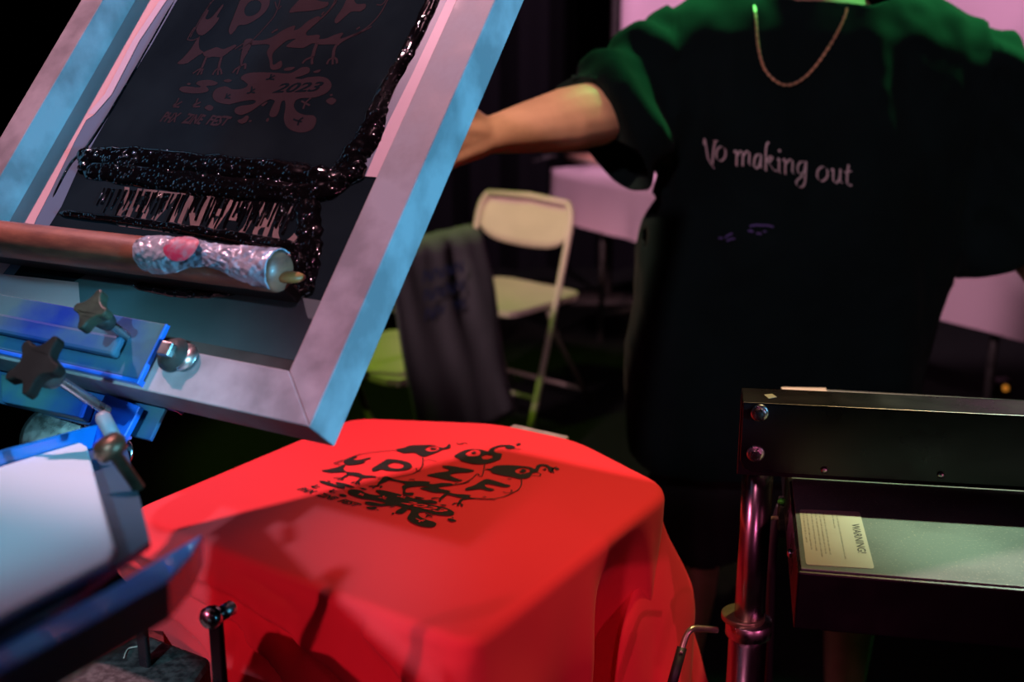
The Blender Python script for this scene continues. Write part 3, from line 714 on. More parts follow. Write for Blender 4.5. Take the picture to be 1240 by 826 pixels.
# hanging sleeve at the right corner
bm = NB(); R_ = []; seg = 40; ns = 44
sd_ = (cD-cC).normalized(); on_ = V((.84, .54, 0)).normalized()
top = cC+V((-.012, -.012, -.022))
for j in range(ns+1):
    t = j/ns; cpt = top+V((.030*t, -.045*t, -.36*t))
    wa = .012+.055*sm(t, 0, .35)+.02*t; wb = .010+.035*sm(t, 0, .4)
    ring = []
    for k in range(seg):
        a = 2*math.pi*k/seg; fr = .85+.34*sm(t, .1, .7)*math.sin(3*a+6*t+1)+.12*noise.noise(V((math.cos(a)*2, math.sin(a)*2, t*5)))*t+.1*math.sin(7*a+3*t)*t
        ring.append(bm.verts.new(cpt+sd_*(wa*math.cos(a)*fr)+on_*(wb*math.sin(a)*fr)))
    R_.append(ring)
for a, b in zip(R_, R_[1:]):
    for k in range(seg): bm.faces.new([a[k], b[k], b[(k+1) % seg], a[(k+1) % seg]])
bm.faces.new(R_[0]); bmesh.ops.recalc_face_normals(bm, faces=bm.faces)
o = obj('hanging_sleeve', bm, RED, rt); o.modifiers.new('t', 'SOLIDIFY').thickness = .0015

# ------------------------------------------------------------------ the press
AX = d9.copy()                                            # heading of the platen arm
HUB = V((-.44, .66, 0))
pr = empty('screen_printing_press', (HUB.x, HUB.y, 0), 'blue and black manual screen printing press with clamps at left', 'printing press')
PG = [p.lerp(ctr, .05) for p in PLY]
pl_ = rounded(PG, [.03, .03, .03, .03, .035, .02], 6, .05)
obj('platen', prism(NB(), [V((p.x, p.y, ZP-.016)) for p in pl_], V((0, 0, .0125))), PLAT, pr, smooth=False, bevel=.002)
e0, e1 = atZ(622, 512, ZP), atZ(690, 527, ZP); bk = d9*.05
q = [V((p.x, p.y, ZP-.014)) for p in (e0, e1, e1-bk, e0-bk)]
obj('platen_neck_tab', prism(NB(), q, V((0, 0, .013))), PLAT, pr, smooth=False, bevel=.003, label='grey end of the platen poking out')
am = ctr-d9*.10; am.z = .80; an_ = ctr-d9*.40; an_.z = .80
obj('platen_arm', box(NB(), am.lerp(an_, .5), d9, h9, Z, .42, .055, .045), BIRON, pr, smooth=False, bevel=.003)
obj('platen_post', box(NB(), ctr+V((0, 0, -.09)), d9, h9, Z, .05, .05, .11), BIRON, pr, smooth=False, bevel=.003)
obj('platen_bracket', box(NB(), ctr+V((0, 0, -.028)), d9, h9, Z, .16, .12, .02), BIRON, pr, smooth=False, bevel=.003)
obj('column', lathe(NB(), (HUB.x, HUB.y, .03), Z, [(0, .055), (.6, .055), (.78, .07), (.86, .07), (.86, .11), (.92, .11)], 32), BIRON, pr)
obj('base_plate', prism(NB(), [V((HUB.x+.30*math.cos(a), HUB.y+.30*math.sin(a), 0)) for a in [math.pi/4*k+.3 for k in range(8)]], V((0, 0, .03))), BIRON, pr, smooth=False, bevel=.004)
# black hub block with upright straps, bottom left
HB = [atZ(*q_, .935) for q_ in ((172, 764), (256, 796), (180, 905), (55, 830))]
blk = obj('hub_block', prism(NB(), [V((p.x, p.y, .875)) for p in HB], V((0, 0, .06))), BIRON, pr, smooth=False, bevel=.006, label='dusty black iron block')
HB2 = [atZ(*q_, .925) for q_ in ((82, 790), (112, 800), (90, 850), (48, 832))]
obj('stop_block', prism(NB(), [V((p.x, p.y, .88)) for p in HB2], V((0, 0, .045))), BIRON, pr, smooth=False, bevel=.004)
bm = NB(); th = [atZ(x, y, .9365) for x, y in catmull([(150, 797), (155, 786), (168, 782), (172, 772), (180, 767)], 5, False)]
tube(bm, th, .0006, 6); obj('loose_thread', bm, mat('pale_thread', (.6, .55, .45), .8), blk)
for (x0, x1, yt, yb, Yd, wd) in ((155, 180, 716, 790, .925, .012), (247, 274, 742, 860, .86, .014)):
    a, b = atY((x0+x1)/2, yt, Yd), atY((x0+x1)/2, yb, Yd)
    s_ = box(NB(), V((a.x, Yd, (a.z+.86)/2)), h9, d9, Z, wd, .006, a.z-.86)
    obj('upright_strap', s_, BPOW, pr, smooth=False, bevel=.0025, seg=3)
a = atY(260, 745, .853)
ro = lathe(NB(), a-d9*.010, d9, [(0, .007), (.003, .0092), (.008, .0092), (.012, .008)], 20)
obj('roller', ro, STEEL, pr); obj('roller_pin', lathe(NB(), a+d9*.004+h9*.003, d9, [(0, .006), (.012, .006), (.014, .004)], 16), STEEL, pr)
# added dark red slab below the block: shirt part with shade in its colour
tr = [atZ(*q_, .84) for q_ in ((40, 830), (120, 735), (190, 705), (205, 830), (100, 900), (20, 880))]
obj('shaded_shirt_slab', prism(NB(), [V((p.x, p.y, .83)) for p in tr], V((0, 0, .01))), mat('shaded_shirt_red', (.16, .012, .014), .4, col2=(.05, .006, .006), vscale=30), pr, smooth=False, label='dark red slab for the shirt part in shade')

# --- blue clamp that grips the screen
def clamp_box(u0, u1, v0, v1, w0, w1, name, m, bev=.001, par=pr, label=None):
    bm = NB(); box(bm, SPt((u0+u1)/2, (v0+v1)/2, (w0+w1)/2), hdir, ddir, ndir, abs(u1-u0), abs(v1-v0), abs(w1-w0))
    return obj(name, bm, m, par, smooth=False, bevel=bev, label=label)
ue, vt = toS(197, 392, .006); ue2, vb = toS(172, 460, .006)
UE = (ue+ue2)/2; UL = -.80
clamp_box(UL, UE, vb, vt, .003, .0065, 'clamp_plate', WORN, label='worn blue clamp plate on the screen frame')
clamp_box(UE, UE+.0022, vb, vt, .0025, .0072, 'plate_edge', BLUE, .0005)
clamp_box(UL, UE, vb-.004, vb, -.052, .0065, 'clamp_flange', BLUE)
clamp_box(UE, UE+.0022, vb-.0045, vb+.0005, -.055, .0072, 'flange_edge', BLUE, .0005)
clamp_box(UL, UE-.03, vb+.012, vb+.030, .0065, .016, 'clamp_rib', WORN, .003)
clamp_box(UL, UE-.008, vb-.035, vb-.004, -.047, -.043, 'clamp_jaw', WORN)
def slab_px(pts, w, th_, name, m, label=None, bev=.001):
    P = [SPt(*toS(x, y, w), w) for x, y in pts]
    return obj(name, prism(NB(), P, -ndir*th_), m, pr, smooth=False, bevel=bev, label=label)
slab_px([(128, 476), (170, 492), (128, 572), (86, 556)], -.030, .006, 'hinge_arm', BLUE, 'bright blue hinge arm')
slab_px([(0, 452), (80, 468), (108, 478), (98, 506), (70, 500), (0, 486)], -.03, .012, 'hinge_bar', WORN, 'worn grey-blue hinge bar', .003)
def disc(px, py, w, r, name, m, axis=None, t=.006):
    c_ = SPt(*toS(px, py, w), w); ax = (axis or (ndir*-1))
    return obj(name, lathe(NB(), c_, ax, [(0, r*.86), (.001, r), (t, r), (t+.001, r*.86)], 32), m, pr)
disc(62, 528, -.05, .030, 'adjusting_wheel', STEEL, V((-.1, -.75, .6)).normalized()*-1)
disc(146, 548, -.055, .0125, 'washer', STEEL, V((-.5, -.75, .3)).normalized()*-1, .003)
# star knobs with threaded shafts
def star_knob(px, py, w, r, name_m, tip_w, lobes=5):
    uu, vv = toS(px, py, w); c_ = SPt(uu, vv, w)
    bm = NB(); pts = []
    for k in range(lobes*8):
        a = 2*math.pi*k/(lobes*8); rr = r*(.70+.34*max(0, math.cos(lobes*a))**.7-.10*max(0, -math.cos(lobes*a)))
        pts.append(c_+hdir*(rr*math.cos(a))+ddir*(rr*math.sin(a)))
    prism(bm, pts, -ndir*.010)
    k = obj('star_knob', bm, name_m, pr, smooth=False, bevel=.002)
    obj('knob_hub', lathe(NB(), c_-ndir*.010, -ndir, [(0, r*.52), (.012, r*.42), (.016, r*.36)], 20), DSTEEL, k)
    prof = []; L_ = w-tip_w-.02
    nn = int(L_/.0012)
    for i in range(nn): prof.append((.02+i*.0012, .0042 if i % 2 else .0036))
    obj('threaded_shaft', lathe(NB(), c_-ndir*.004, -ndir, prof, 12), STEEL, k)
KN = mat('knob_brass_black', (.010, .012, .010), .45, 0, spec=.2, col2=(.05, .055, .035), vscale=38, bump=.3, bscale=90)
star_knob(108, 374, .055, .018, KN, .006, 4)
star_knob(40, 440, .085, .026, mat('dark_knob', (.014, .012, .010), .7, 0, spec=.1, var=.4, vscale=30), .0, 5)
# bolt through the frame foot
c_ = SPt(*toS(212, 431, .002), .002)
nb = obj('clamp_bolt', lathe(NB(), c_, ndir, [(0, .0145), (.003, .0150), (.004, .012), (.008, .0115)], 28), DSTEEL, pr, label='round bolt beside the clamp')
obj('square_nut', box(NB(), c_+ndir*.011, hdir, ddir, ndir, .012, .012, .007), STEEL, nb, smooth=False, bevel=.001)
obj('lock_washer', lathe(NB(), c_+ndir*.001+hdir*.012, ndir, [(0, .012), (.002, .012)], 24), STEEL, nb)

# --- near print head: blue channel with a white plate, out of focus
def NPl(px, py, lift=0):
    n_ = V((0, .22, .976)).normalized(); P0 = V((0, .64, 1.20)); r = ray(px, py); t = ((P0-CC).dot(n_))/r.dot(n_); p = CC+r*t; return p+n_*lift
nn_ = V((0, .22, .976)).normalized()
hd = empty('print_head_arm', NPl(60, 650)*1.0, 'blurred blue channel arm nearest the camera holding a white plate', 'press arm')
obj('channel_floor', prism(NB(), [NPl(*q_) for q_ in ((-140, 610), (150, 528), (182, 655), (60, 745), (-180, 860))], nn_*-.004), mat('teal_steel', (.03, .09, .13), .5, .2), hd, smooth=False)
obj('white_plate', prism(NB(), [NPl(*q_, .008) for q_ in ((-160, 640), (0, 578), (96, 546), (106, 552), (140, 680), (133, 696), (0, 768), (-200, 880))], nn_*-.006), mat('white_plastic', (.62, .80, .86), .45), hd, smooth=False, bevel=.002)
def rail(p, q, hgt, th_, name, m):
    a_, b_ = NPl(*p), NPl(*q); d_ = (b_-a_); l_ = d_.length; d_.normalize(); s_ = d_.cross(nn_)
    return obj(name, box(NB(), (a_+b_)/2+nn_*(hgt/2-.004), d_, s_, nn_, l_, th_, hgt), m, hd, smooth=False, bevel=.0015)
B2 = mat('blue_enamel_light', (.008, .22, .70), .35, 0, coat=.3, var=.15, vscale=10)
rail((-150, 622), (158, 527), .022, .004, 'far_rail', B2)
bm = NB(); prism(bm, [NPl(*q_) for q_ in ((-190, 880), (0, 782), (138, 708), (246, 645), (232, 672), (205, 702), (120, 748), (0, 812), (-190, 960))], nn_*-.02)
obj('near_rail', bm, B2, hd, smooth=False, bevel=.0015)
obj('rail_foot', prism(NB(), [NPl(*q_, -.02) for q_ in ((-150, 850), (42, 792), (26, 900), (-150, 960))], nn_*-.03), BLUE, hd, smooth=False, bevel=.002)
kc = NPl(140, 596, .026)
kb = obj('thumb_bolt', lathe(NB(), kc, V((-.45, -.1, .9)).normalized(), [(-.03, .0045), (.0, .0045), (.0, .010), (.006, .012), (.012, .009)], 20), mat('rusty_steel', (.16, .10, .06), .4, .7, var=.5, vscale=60), hd)
obj('bolt_head', lathe(NB(), NPl(130, 560, .03), V((-.5, .4, .7)), [(-.016, .006), (.006, .0062), (.010, .004)], 16), mat('grey_cap', (.22, .22, .24), .5), hd)

# ------------------------------------------------------------------ the raised print screen
sr = empty('print_screen', SPt(-.25, 0, -.02), 'tilted aluminium silk screen coated with wet black ink above the red shirt', 'print screen')
BW = .0405; FW = .513; FL = .64
def fbar(pts, name):   # mitred bar of the frame: polygon in (u, v)
    return obj(name, prism(NB(), [SPt(u, v, 0) for u, v in pts], -ndir*TH), ALU, sr, smooth=False, bevel=.0012)
fbar([(0, 0), (0, FL), (-BW, FL-BW), (-BW, BW)], 'frame_bar')
fbar([(-FW, 0), (-FW+BW*.82, BW), (-FW+BW*.82, FL-BW), (-FW, FL)], 'frame_bar')
fbar([(0, 0), (-BW, BW), (-FW+BW*.82, BW), (-FW, 0)], 'frame_bar')
fbar([(0, FL), (-FW, FL), (-FW+BW*.82, FL-BW), (-BW, FL-BW)], 'frame_bar')
WM = -.0345
EM = mat('dark_emulsion', (.011, .022, .027), .5, col2=(.007, .014, .018), vscale=9, bump=.1, bscale=500, bdist=.0003, spec=.0, rvar=.07)
bm = NB(); prism(bm, [SPt(u, v, WM) for u, v in ((-.004, .004), (-.004, FL-.004), (-FW+.004, FL-.004), (-FW+.004, .004))], -ndir*.0012)
obj('mesh', bm, EM, sr, smooth=False, label='dark emulsion-coated mesh')
def uvpoly(pts, w=WM): return [toS(x, y, w) for x, y in pts]
def film(pts, name, m, lift, label=None, smooth_=1, th_=.0003):
    L = uvpoly(pts)
    if smooth_: L = catmull(L, 3)
    bm = NB(); flat(bm, [L], lambda u, v: SPt(u, v, WM+lift)); fix_up(bm, ndir)
    return obj(name, bm, m, sr, smooth=False, label=label)
TAPE = mat('salmon_tape', (.72, .46, .46), .5, spec=.08, var=.06, vscale=12, bump=.1, bscale=60)
TAPE2 = mat('mauve_tape', (.62, .52, .60), .4, spec=.08, var=.06, vscale=12)
GB = mat('grey_blue_emulsion', (.13, .20, .28), .35, spec=.08, var=.08, vscale=10)
# left edge: tape then bare grey-blue emulsion, up beyond the frame of the picture
ul = -FW+BW*.82
def ulx(v): return (ul-.002, v)
def filmuv(L, name, m, lift, label=None):
    bm = NB(); flat(bm, [L], lambda u, v: SPt(u, v, WM+lift)); fix_up(bm, ndir)
    return obj(name, bm, m, sr, smooth=False, label=label)
tR = uvpoly([(203, 0), (169, 51), (136, 115), (115, 139), (105, 146), (92, 170), (61, 234), (45, 265), (30, 300), (-10, 350)])
iR = uvpoly([(215, 0), (183, 56), (154, 102), (129, 146), (112, 176), (95, 205), (75, 250), (50, 290), (20, 330), (-20, 380)])
dv = FL-.045
filmuv([(tR[0][0], dv)]+tR+[ulx(tR[-1][1]), ulx(dv)], 'left_tape', TAPE, .0008, 'salmon tape along the left of the mesh')
filmuv([(tR[0][0]-.006, dv)]+[(u-.010, v) for u, v in tR[:4]]+[(tR[3][0], tR[3][1])]+[tR[2], tR[1], tR[0], (tR[0][0], dv)], 'tape_overlap', TAPE2, .0011, 'mauve doubled tape edge')
filmuv([(iR[0][0], dv)]+iR+tR[::-1]+[(tR[0][0], dv)], 'bare_emulsion', GB, .0005, 'grey-blue uncovered emulsion strip')
rL = uvpoly([(542, 0), (500, 90), (470, 150), (443, 214)]); rI = uvpoly([(528, 0), (500, 55), (478, 110), (455, 165), (430, 214)])
filmuv([(rL[0][0], dv)]+rL+[(-.038, rL[-1][1]), (-.038, dv)], 'right_tape', TAPE2, .0008, 'mauve tape along the right of the mesh')
filmuv([(rI[0][0], dv)]+rI+rL[::-1]+[(rL[0][0], dv)], 'bare_emulsion', GB, .0004, 'grey-blue uncovered emulsion strip')
filmuv([(-.038, .255), (-.048, .245), (-.050, .10), (-.038, .09)], 'brown_tape', mat('brown_tape', (.06, .045, .045), .5, spec=.08), .0009, 'dark brown tape beside the right bar')
filmuv([(-.30, .040), (-.04, .040), (-.04, .0615), (-.30, .0625)], 'bottom_emulsion', mat('brown_emulsion', (.15, .12, .11), .5, spec=.08, var=.3, vscale=20), .0006)
filmuv([(-.30, .040), (-.04, .040), (-.04, .0455), (-.30, .046)], 'bottom_strip', mat('orange_strip', (.42, .25, .18), .5, spec=.08), .0009, 'orange strip along the bottom of the mesh')  # thin orange strip along the lower inner edge
filmuv([(-FW+.03, .040), (-.30, .040), (-.345, .098), (-FW+.03, .092)], 'bottom_strip', TAPE, .0009)
filmuv([(-.36, .062), (-.05, .062), (-.05, .118), (-.33, .118), (-.36, .09)], 'bottom_emulsion', mat('grey_teal_emulsion', (.10, .15, .16), .35, spec=.08, var=.15, vscale=14), .0005, 'grey-teal emulsion strip below the ink')
ART = mat('open_mesh_artwork', (.036, .029, .034), .8, var=.1, vscale=40, spec=0)
LIFT = WM+.00025
obj('bird_stencil', build_art(lambda a, b: on_screen(a, b, LIFT), ndir), ART, sr, smooth=False, label='dull pink stencil of the birds, puddle and PHX ZINE FEST')
add_knock(lambda a, b: on_screen(a, b, LIFT+.00015), ndir, EM, sr)
# ORGANIZER, upside down, showing through smeared ink
p0 = toS(352, 292, WM); p1 = toS(128, 262, WM); ph = toS(345, 247, WM)
Lw = p0[0]-p1[0]; Hh = .044
bm = NB(); text_on(bm, 'ORGANIZER', Lw, Hh, lambda a, b: SPt(p0[0]+.004-a+b*.10, p0[1]+.036-b, LIFT), .02, 0); fix_up(bm, ndir)
obj('word_stencil', bm, mat('smeared_open_mesh', (.14, .095, .085), .6, col2=(.04, .028, .027), vscale=34, stretch=(1, 1, .25)), sr, smooth=False, label='upside-down word ORGANIZER in the mesh')
# wet ink: ridged, glossy
INK = mat('wet_black_ink', (.003, .003, .004), .06, 0, spec=.8)
nt = INK.node_tree; vn = nt.nodes.new('ShaderNodeTexVoronoi'); vn.inputs['Scale'].default_value = 380; ti = nt.nodes.new('ShaderNodeTexCoord')
rv = nt.nodes.new('ShaderNodeValToRGB'); rv.color_ramp.elements[0].position = .0; rv.color_ramp.elements[1].position = .5
rv.color_ramp.elements[0].color = (1, 1, 1, 1); rv.color_ramp.elements[1].color = (0, 0, 0, 1); rv.color_ramp.interpolation = 'B_SPLINE'
bi = nt.nodes.new('ShaderNodeBump'); bi.inputs['Strength'].default_value = 1; bi.inputs['Distance'].default_value = .0016
nt.links.new(ti.outputs['Object'], vn.inputs['Vector']); nt.links.new(vn.outputs['Distance'], rv.inputs[0]); sc_ = nt.nodes.new('ShaderNodeSeparateColor'); gt = nt.nodes.new('ShaderNodeMath'); gt.operation = 'GREATER_THAN'; gt.inputs[1].default_value = .72; mu = nt.nodes.new('ShaderNodeMath'); mu.operation = 'MULTIPLY'; nt.links.new(vn.outputs['Color'], sc_.inputs[0]); nt.links.new(sc_.outputs[0], gt.inputs[0]); nt.links.new(gt.outputs[0], mu.inputs[0]); nt.links.new(rv.outputs[0], mu.inputs[1]); nt.links.new(mu.outputs[0], bi.inputs['Height']); nt.links.new(bi.outputs[0], nt.nodes['Principled BSDF'].inputs['Normal'])
def ink(path, wid, hgt, name='ink_ridge', n_per=.0016, seed=0, cross=12):
    """path in pixels on the mesh; a lumpy bead of ink with ragged edges"""
    P = [toS(x, y, WM) for x, y, *r in path]; W_ = [r[0] if r else 1 for x, y, *r in path]
    Q = catmull([(a, b, c) for (a, b), c in zip(P, W_)], 24, False); bm = NB(); R_ = []
    for i, (a, b, k) in enumerate(Q):
        q, r = Q[min(i+1, len(Q)-1)], Q[max(i-1, 0)]; dx, dy = q[0]-r[0], q[1]-r[1]; l = math.hypot(dx, dy) or 1; nx, ny = -dy/l, dx/l
        row = []; e = min(1, min(i, len(Q)-1-i)/5+.1)
        for j in range(cross+1):
            s = j/cross*2-1; ww = wid*k*e*(1+.22*noise.noise(V((i*.21, 3*(s > 0), seed))))/2
            hh = hgt*max(0, 1-s*s)**.5*(1+.35*noise.noise(V((i*.12, j*.35, seed+4))))
            row.append(bm.verts.new(SPt(a+nx*s*ww, b+ny*s*ww, WM+.0004+max(0, hh)*e)))
        R_.append(row)
    for a, b in zip(R_, R_[1:]):
        for j in range(cross): bm.faces.new([a[j], a[j+1], b[j+1], b[j]])
    fix_up(bm, ndir); o = obj(name, bm, INK, sr, label=None); return o
ink([(97, 190, .8), (150, 190), (250, 200), (340, 208), (400, 216), (445, 203, .8)], .025, .0036, seed=1)
ink([(100, 205, .8), (180, 214), (270, 226), (350, 232), (400, 228), (420, 215, .6)], .025, .0032, seed=2)
ink([(72, 258, .6), (140, 266, .7), (220, 277, .8), (300, 290, 1), (380, 305, 1.1)], .012, .0030, seed=3)
ink([(372, 238, .9), (374, 280, 1.0), (370, 320, 1.1), (362, 362, 1)], .026, .0030, seed=4)
ink([(335, 300, 1), (350, 330, 1), (360, 352, .8)], .022, .0024, seed=8)
ink([(345, 325, .9), (300, 345, 1), (230, 356, .6), (160, 345, .5)], .016, .0026, seed=9)
ink([(412, 214, 1.1), (430, 188, 1.3), (447, 165, 1.25), (462, 120, .8), (490, 70, .75), (515, 20, .7), (560, -80, .6)], .024, .0030, seed=5)
ink([(100, 182, 1), (104, 196, 1), (98, 208, .8)], .016, .0040, seed=6)
ink([(64, 240, .3), (85, 200, .5), (110, 172, .5), (150, 108, .3), (212, 0, .3)], .010, .0008, seed=7)
# smears through the word
bm = NB()
for k in range(60):
    x = 120+k*4.0+random.uniform(-3, 3); y0 = 226+(x-120)*.085; L1 = random.uniform(20, 40)
    a_, b_ = toS(x+8, y0+2, WM), toS(x+8-L1*.42, y0+L1, WM)
    stroke(bm, [a_, ((a_[0]+b_[0])/2+random.uniform(-.001, .001), (a_[1]+b_[1])/2), b_], [random.uniform(.0015, .0045), random.uniform(.0006, .003)], lambda u, v: SPt(u, v, LIFT+.0004))
fix_up(bm, ndir); obj('ink_smears', bm, INK, sr, smooth=False)

# ------------------------------------------------------------------ squeegee lying in the screen
WQ = .004
qa, qb = toS(-90, 278, WQ), toS(341, 330, WQ)
A0, B0 = SPt(*qa, WQ), SPt(*qb, WQ); qd = (B0-A0).normalized(); LQ = (B0-A0).length
sq = empty('squeegee', A0.lerp(B0, .5), 'squeegee with reddish wooden handle partly wrapped in clear plastic, lying across the screen', 'squeegee')
qv = (ddir-qd*ddir.dot(qd)).normalized(); qn = qv.cross(qd)*-1
if qn.dot(ndir) < 0: qn = -qn
RH = .0172
def hnd(a, ang, r): return A0+qd*a+qv*(r*math.cos(ang))+qn*(r*.95*math.sin(ang))
bm = NB(); R_ = []
for a, r in [(0, RH*.9), (.004, RH)]+[(i*.02, RH) for i in range(1, int(LQ/.02))]+[(LQ-.004, RH), (LQ, RH*.9)]:
    R_.append([bm.verts.new(hnd(a, 2*math.pi*k/28, r)) for k in range(28)])
for a, b in zip(R_, R_[1:]):
    for k in range(28): bm.faces.new([a[k], a[(k+1) % 28], b[(k+1) % 28], b[k]])
bm.faces.new(R_[0][::-1]); bm.faces.new(R_[-1]); bmesh.ops.recalc_face_normals(bm, faces=bm.faces)
obj('handle', bm, WOOD, sq, label='reddish wooden handle')
bm = NB(); box(bm, A0.lerp(B0, .5)-qn*.024-qv*.004, qd, qv, qn, LQ*.985, .009, .026); obj('rubber_blade', bm, mat('black_rubber_blade', (.012, .010, .010), .4), sq, smooth=False, bevel=.001)
bm = NB(); ball(bm, B0-qn*.007+qd*.004, .008, 14, (1.6, 1, .6)); obj('handle_tip', bm, mat('orange_wood', (.30, .12, .03), .5), sq, label='bare orange wood tip')
# bow-tie of plastic wrap
def axis_at(px):   # distance along handle for a pixel column
    best = min(range(0, 400), key=lambda i: abs(620+FP*((A0+qd*LQ*i/400-CC).dot(X))/((A0+qd*LQ*i/400-CC).dot(CF))-px)); return LQ*best/400
w0, w1 = axis_at(176), axis_at(348)
bm = NB(); R_ = []; NA, NC = 80, 34
PROF = [(0, .10), (.03, .55), (.10, .92), (.2, 1.0), (.32, .85), (.45, .58), (.58, .47), (.68, .55), (.8, .80), (.9, .95), (1, 1.0)]
def prof(t):
    for (a, x), (b, y) in zip(PROF, PROF[1:]):
        if t <= b: k = (t-a)/(b-a); return x+(y-x)*k
    return 1
for i in range(NA+1):
    t = i/NA; hw = 1.50*prof(t); row = []
    for j in range(NC+1):
        s = j/NC*2-1; ang = math.pi*.46+s*hw
        rr = RH*1.04+.0018*abs(noise.noise(V((t*14, s*3.5, 2))))+.0012*noise.noise(V((t*30, s*9, 9)))+.0022*(1-s*s)*prof(t)
        row.append(bm.verts.new(hnd(w0+(w1-w0)*t, ang, rr)))
    R_.append(row)
for a, b in zip(R_, R_[1:]):
    for j in range(NC): bm.faces.new([a[j], a[j+1], b[j+1], b[j]])
bmesh.ops.recalc_face_normals(bm, faces=bm.faces)
pw = mat('crumpled_clear_plastic', (.50, .56, .64), .22, 0, col2=(.17, .21, .27), vscale=34, bump=.7, bscale=70, bdist=.004, coat=.5)
o = obj('plastic_wrap', bm, pw, sq, label='crumpled translucent plastic tied in a bow shape'); o.modifiers.new('t', 'SOLIDIFY').thickness = .0006
bm = NB(); R_ = []
for i in range(15):
    t = .27+.24*i/14; row = []
    for j in range(9):
        s = (j/8*2-1)*math.sqrt(max(.02, 1-((i-7)/7.2)**2)); row.append(bm.verts.new(hnd(w0+(w1-w0)*t, math.pi*.48+s*.55, RH*1.04+.0062+.0006*noise.noise(V((t*40, s*6, 1))))))
    R_.append(row)
for a, b in zip(R_, R_[1:]):
    for j in range(8): bm.faces.new([a[j], a[j+1], b[j+1], b[j]])
bmesh.ops.recalc_face_normals(bm, faces=bm.faces)
obj('red_smear', bm, mat('red_ink_smear', (.50, .04, .10), .35, col2=(.34, .22, .28), vscale=120), sq, label='red ink smear on the plastic')

# ------------------------------------------------------------------ flash dryer
ZD = 1.014
fl, bl = atZ(966, 690, ZD), atZ(944, 468, ZD)
gy = (bl-fl); gy.z = 0; DL = gy.length; gy.normalize(); gx = V((gy.y, -gy.x, 0))
fd = empty('flash_dryer', (.25, 1.19, 0), 'black flash dryer with a dusty grey heater panel on a steel pole', 'flash dryer')
DW = .62
def DQ(a, b, z): p = fl+gx*a+gy*b; p.z = z; return p
bm = NB(); box(bm, DQ(DW/2, DL/2, ZD-.030), gx, gy, Z, DW, DL, .056); obj('heater_housing', bm, BPOW, fd, smooth=False, bevel=.002)
DUST = mat('dusty_grey_steel', (.22, .30, .26), .42, .1, col2=(.13, .18, .155), vscale=7, bump=.1, bscale=300)
nt = DUST.node_tree; pb = nt.nodes['Principled BSDF']      # fine pale specks of dust
tcn = nt.nodes.new('ShaderNodeTexCoord'); nz = nt.nodes.new('ShaderNodeTexNoise'); nz.inputs['Scale'].default_value = 420; nz.inputs['Detail'].default_value = 2
rp = nt.nodes.new('ShaderNodeValToRGB'); rp.color_ramp.elements[0].position = .60; rp.color_ramp.elements[1].position = .74
mx = nt.nodes.new('ShaderNodeMix'); mx.data_type = 'RGBA'; mx.inputs['B'].default_value = (.42, .44, .34, 1)
old = pb.inputs['Base Color'].links[0].from_socket; nt.links.new(tcn.outputs['Object'], nz.inputs['Vector']); nt.links.new(nz.outputs[0], rp.inputs[0]); nt.links.new(rp.outputs[0], mx.inputs['Factor']); nt.links.new(old, mx.inputs['A']); nt.links.new(mx.outputs['Result'], pb.inputs['Base Color'])
bm = NB(); box(bm, DQ(DW/2, DL/2, ZD-.0008), gx, gy, Z, DW-.006, DL-.006, .0022); obj('top_sheet', bm, DUST, fd, smooth=False, bevel=.0006, label='dusty grey steel top sheet')
# warning label
LB = [atZ(*q_, ZD+.0006) for q_ in ((968, 617), (1041, 620), (1059, 689), (976, 684))]
def label_pt(s, t, lift=0): # s across, t down
    p = LB[0].lerp(LB[1], s).lerp(LB[3].lerp(LB[2], s), t); return V((p.x, p.y, ZD+.0006+lift))
cr = [(.03, 0), (.97, 0), (.99, .01), (1, .04), (1, .96), (.99, .99), (.97, 1), (.03, 1), (.01, .99), (0, .96), (0, .04), (.01, .01)]
lb = obj('warning_label', prism(NB(), [label_pt(s, t, 0) for s, t in cr], Z*.0003), mat('cream_label', (.66, .70, .52), .5, var=.05), fd, smooth=False, label='cream label printed WARNING!')
INKT = mat('grey_label_ink', (.10, .12, .10), .6)
bm = NB(); text_on(bm, 'WARNING!', .52, .13, lambda a, b: label_pt(.82+b-.01, .24+a, .0005), .012, 0); fix_up(bm, Z)
obj('warning_word', bm, INKT, lb, smooth=False)
bm = NB(); random.seed(3)
for k, s in enumerate((.60, .53, .385, .32, .255, .185, .11, .05)):
    t = .05; end = (.88, .30, .82, .80, .84, .76, .76, .62)[k]
    while t < end:
        l_ = random.uniform(.025, .075)
        for q_ in range(max(1, int(l_/.014))):
            stroke(bm, [(s-.008, t), (s+.018, t+.004), (s-.006, t+.009)], .004, lambda a, b: label_pt(a, b, .0005), False)
            t += .014
        t += .014
fix_up(bm, Z); tx_ = obj('label_small_print', bm, mat('pale_label_ink', (.25, .28, .22), .6), lb, smooth=False)
LB2 = [atZ(*q_, ZD+.0006) for q_ in ((946, 469), (1000, 470), (1002, 476), (948, 476))]
obj('rear_label', prism(NB(), [V((p.x, p.y, ZD+.0006)) for p in LB2], Z*.0003), MATS['cream_label'], fd, smooth=False, label='pale label on the far edge of the panel')
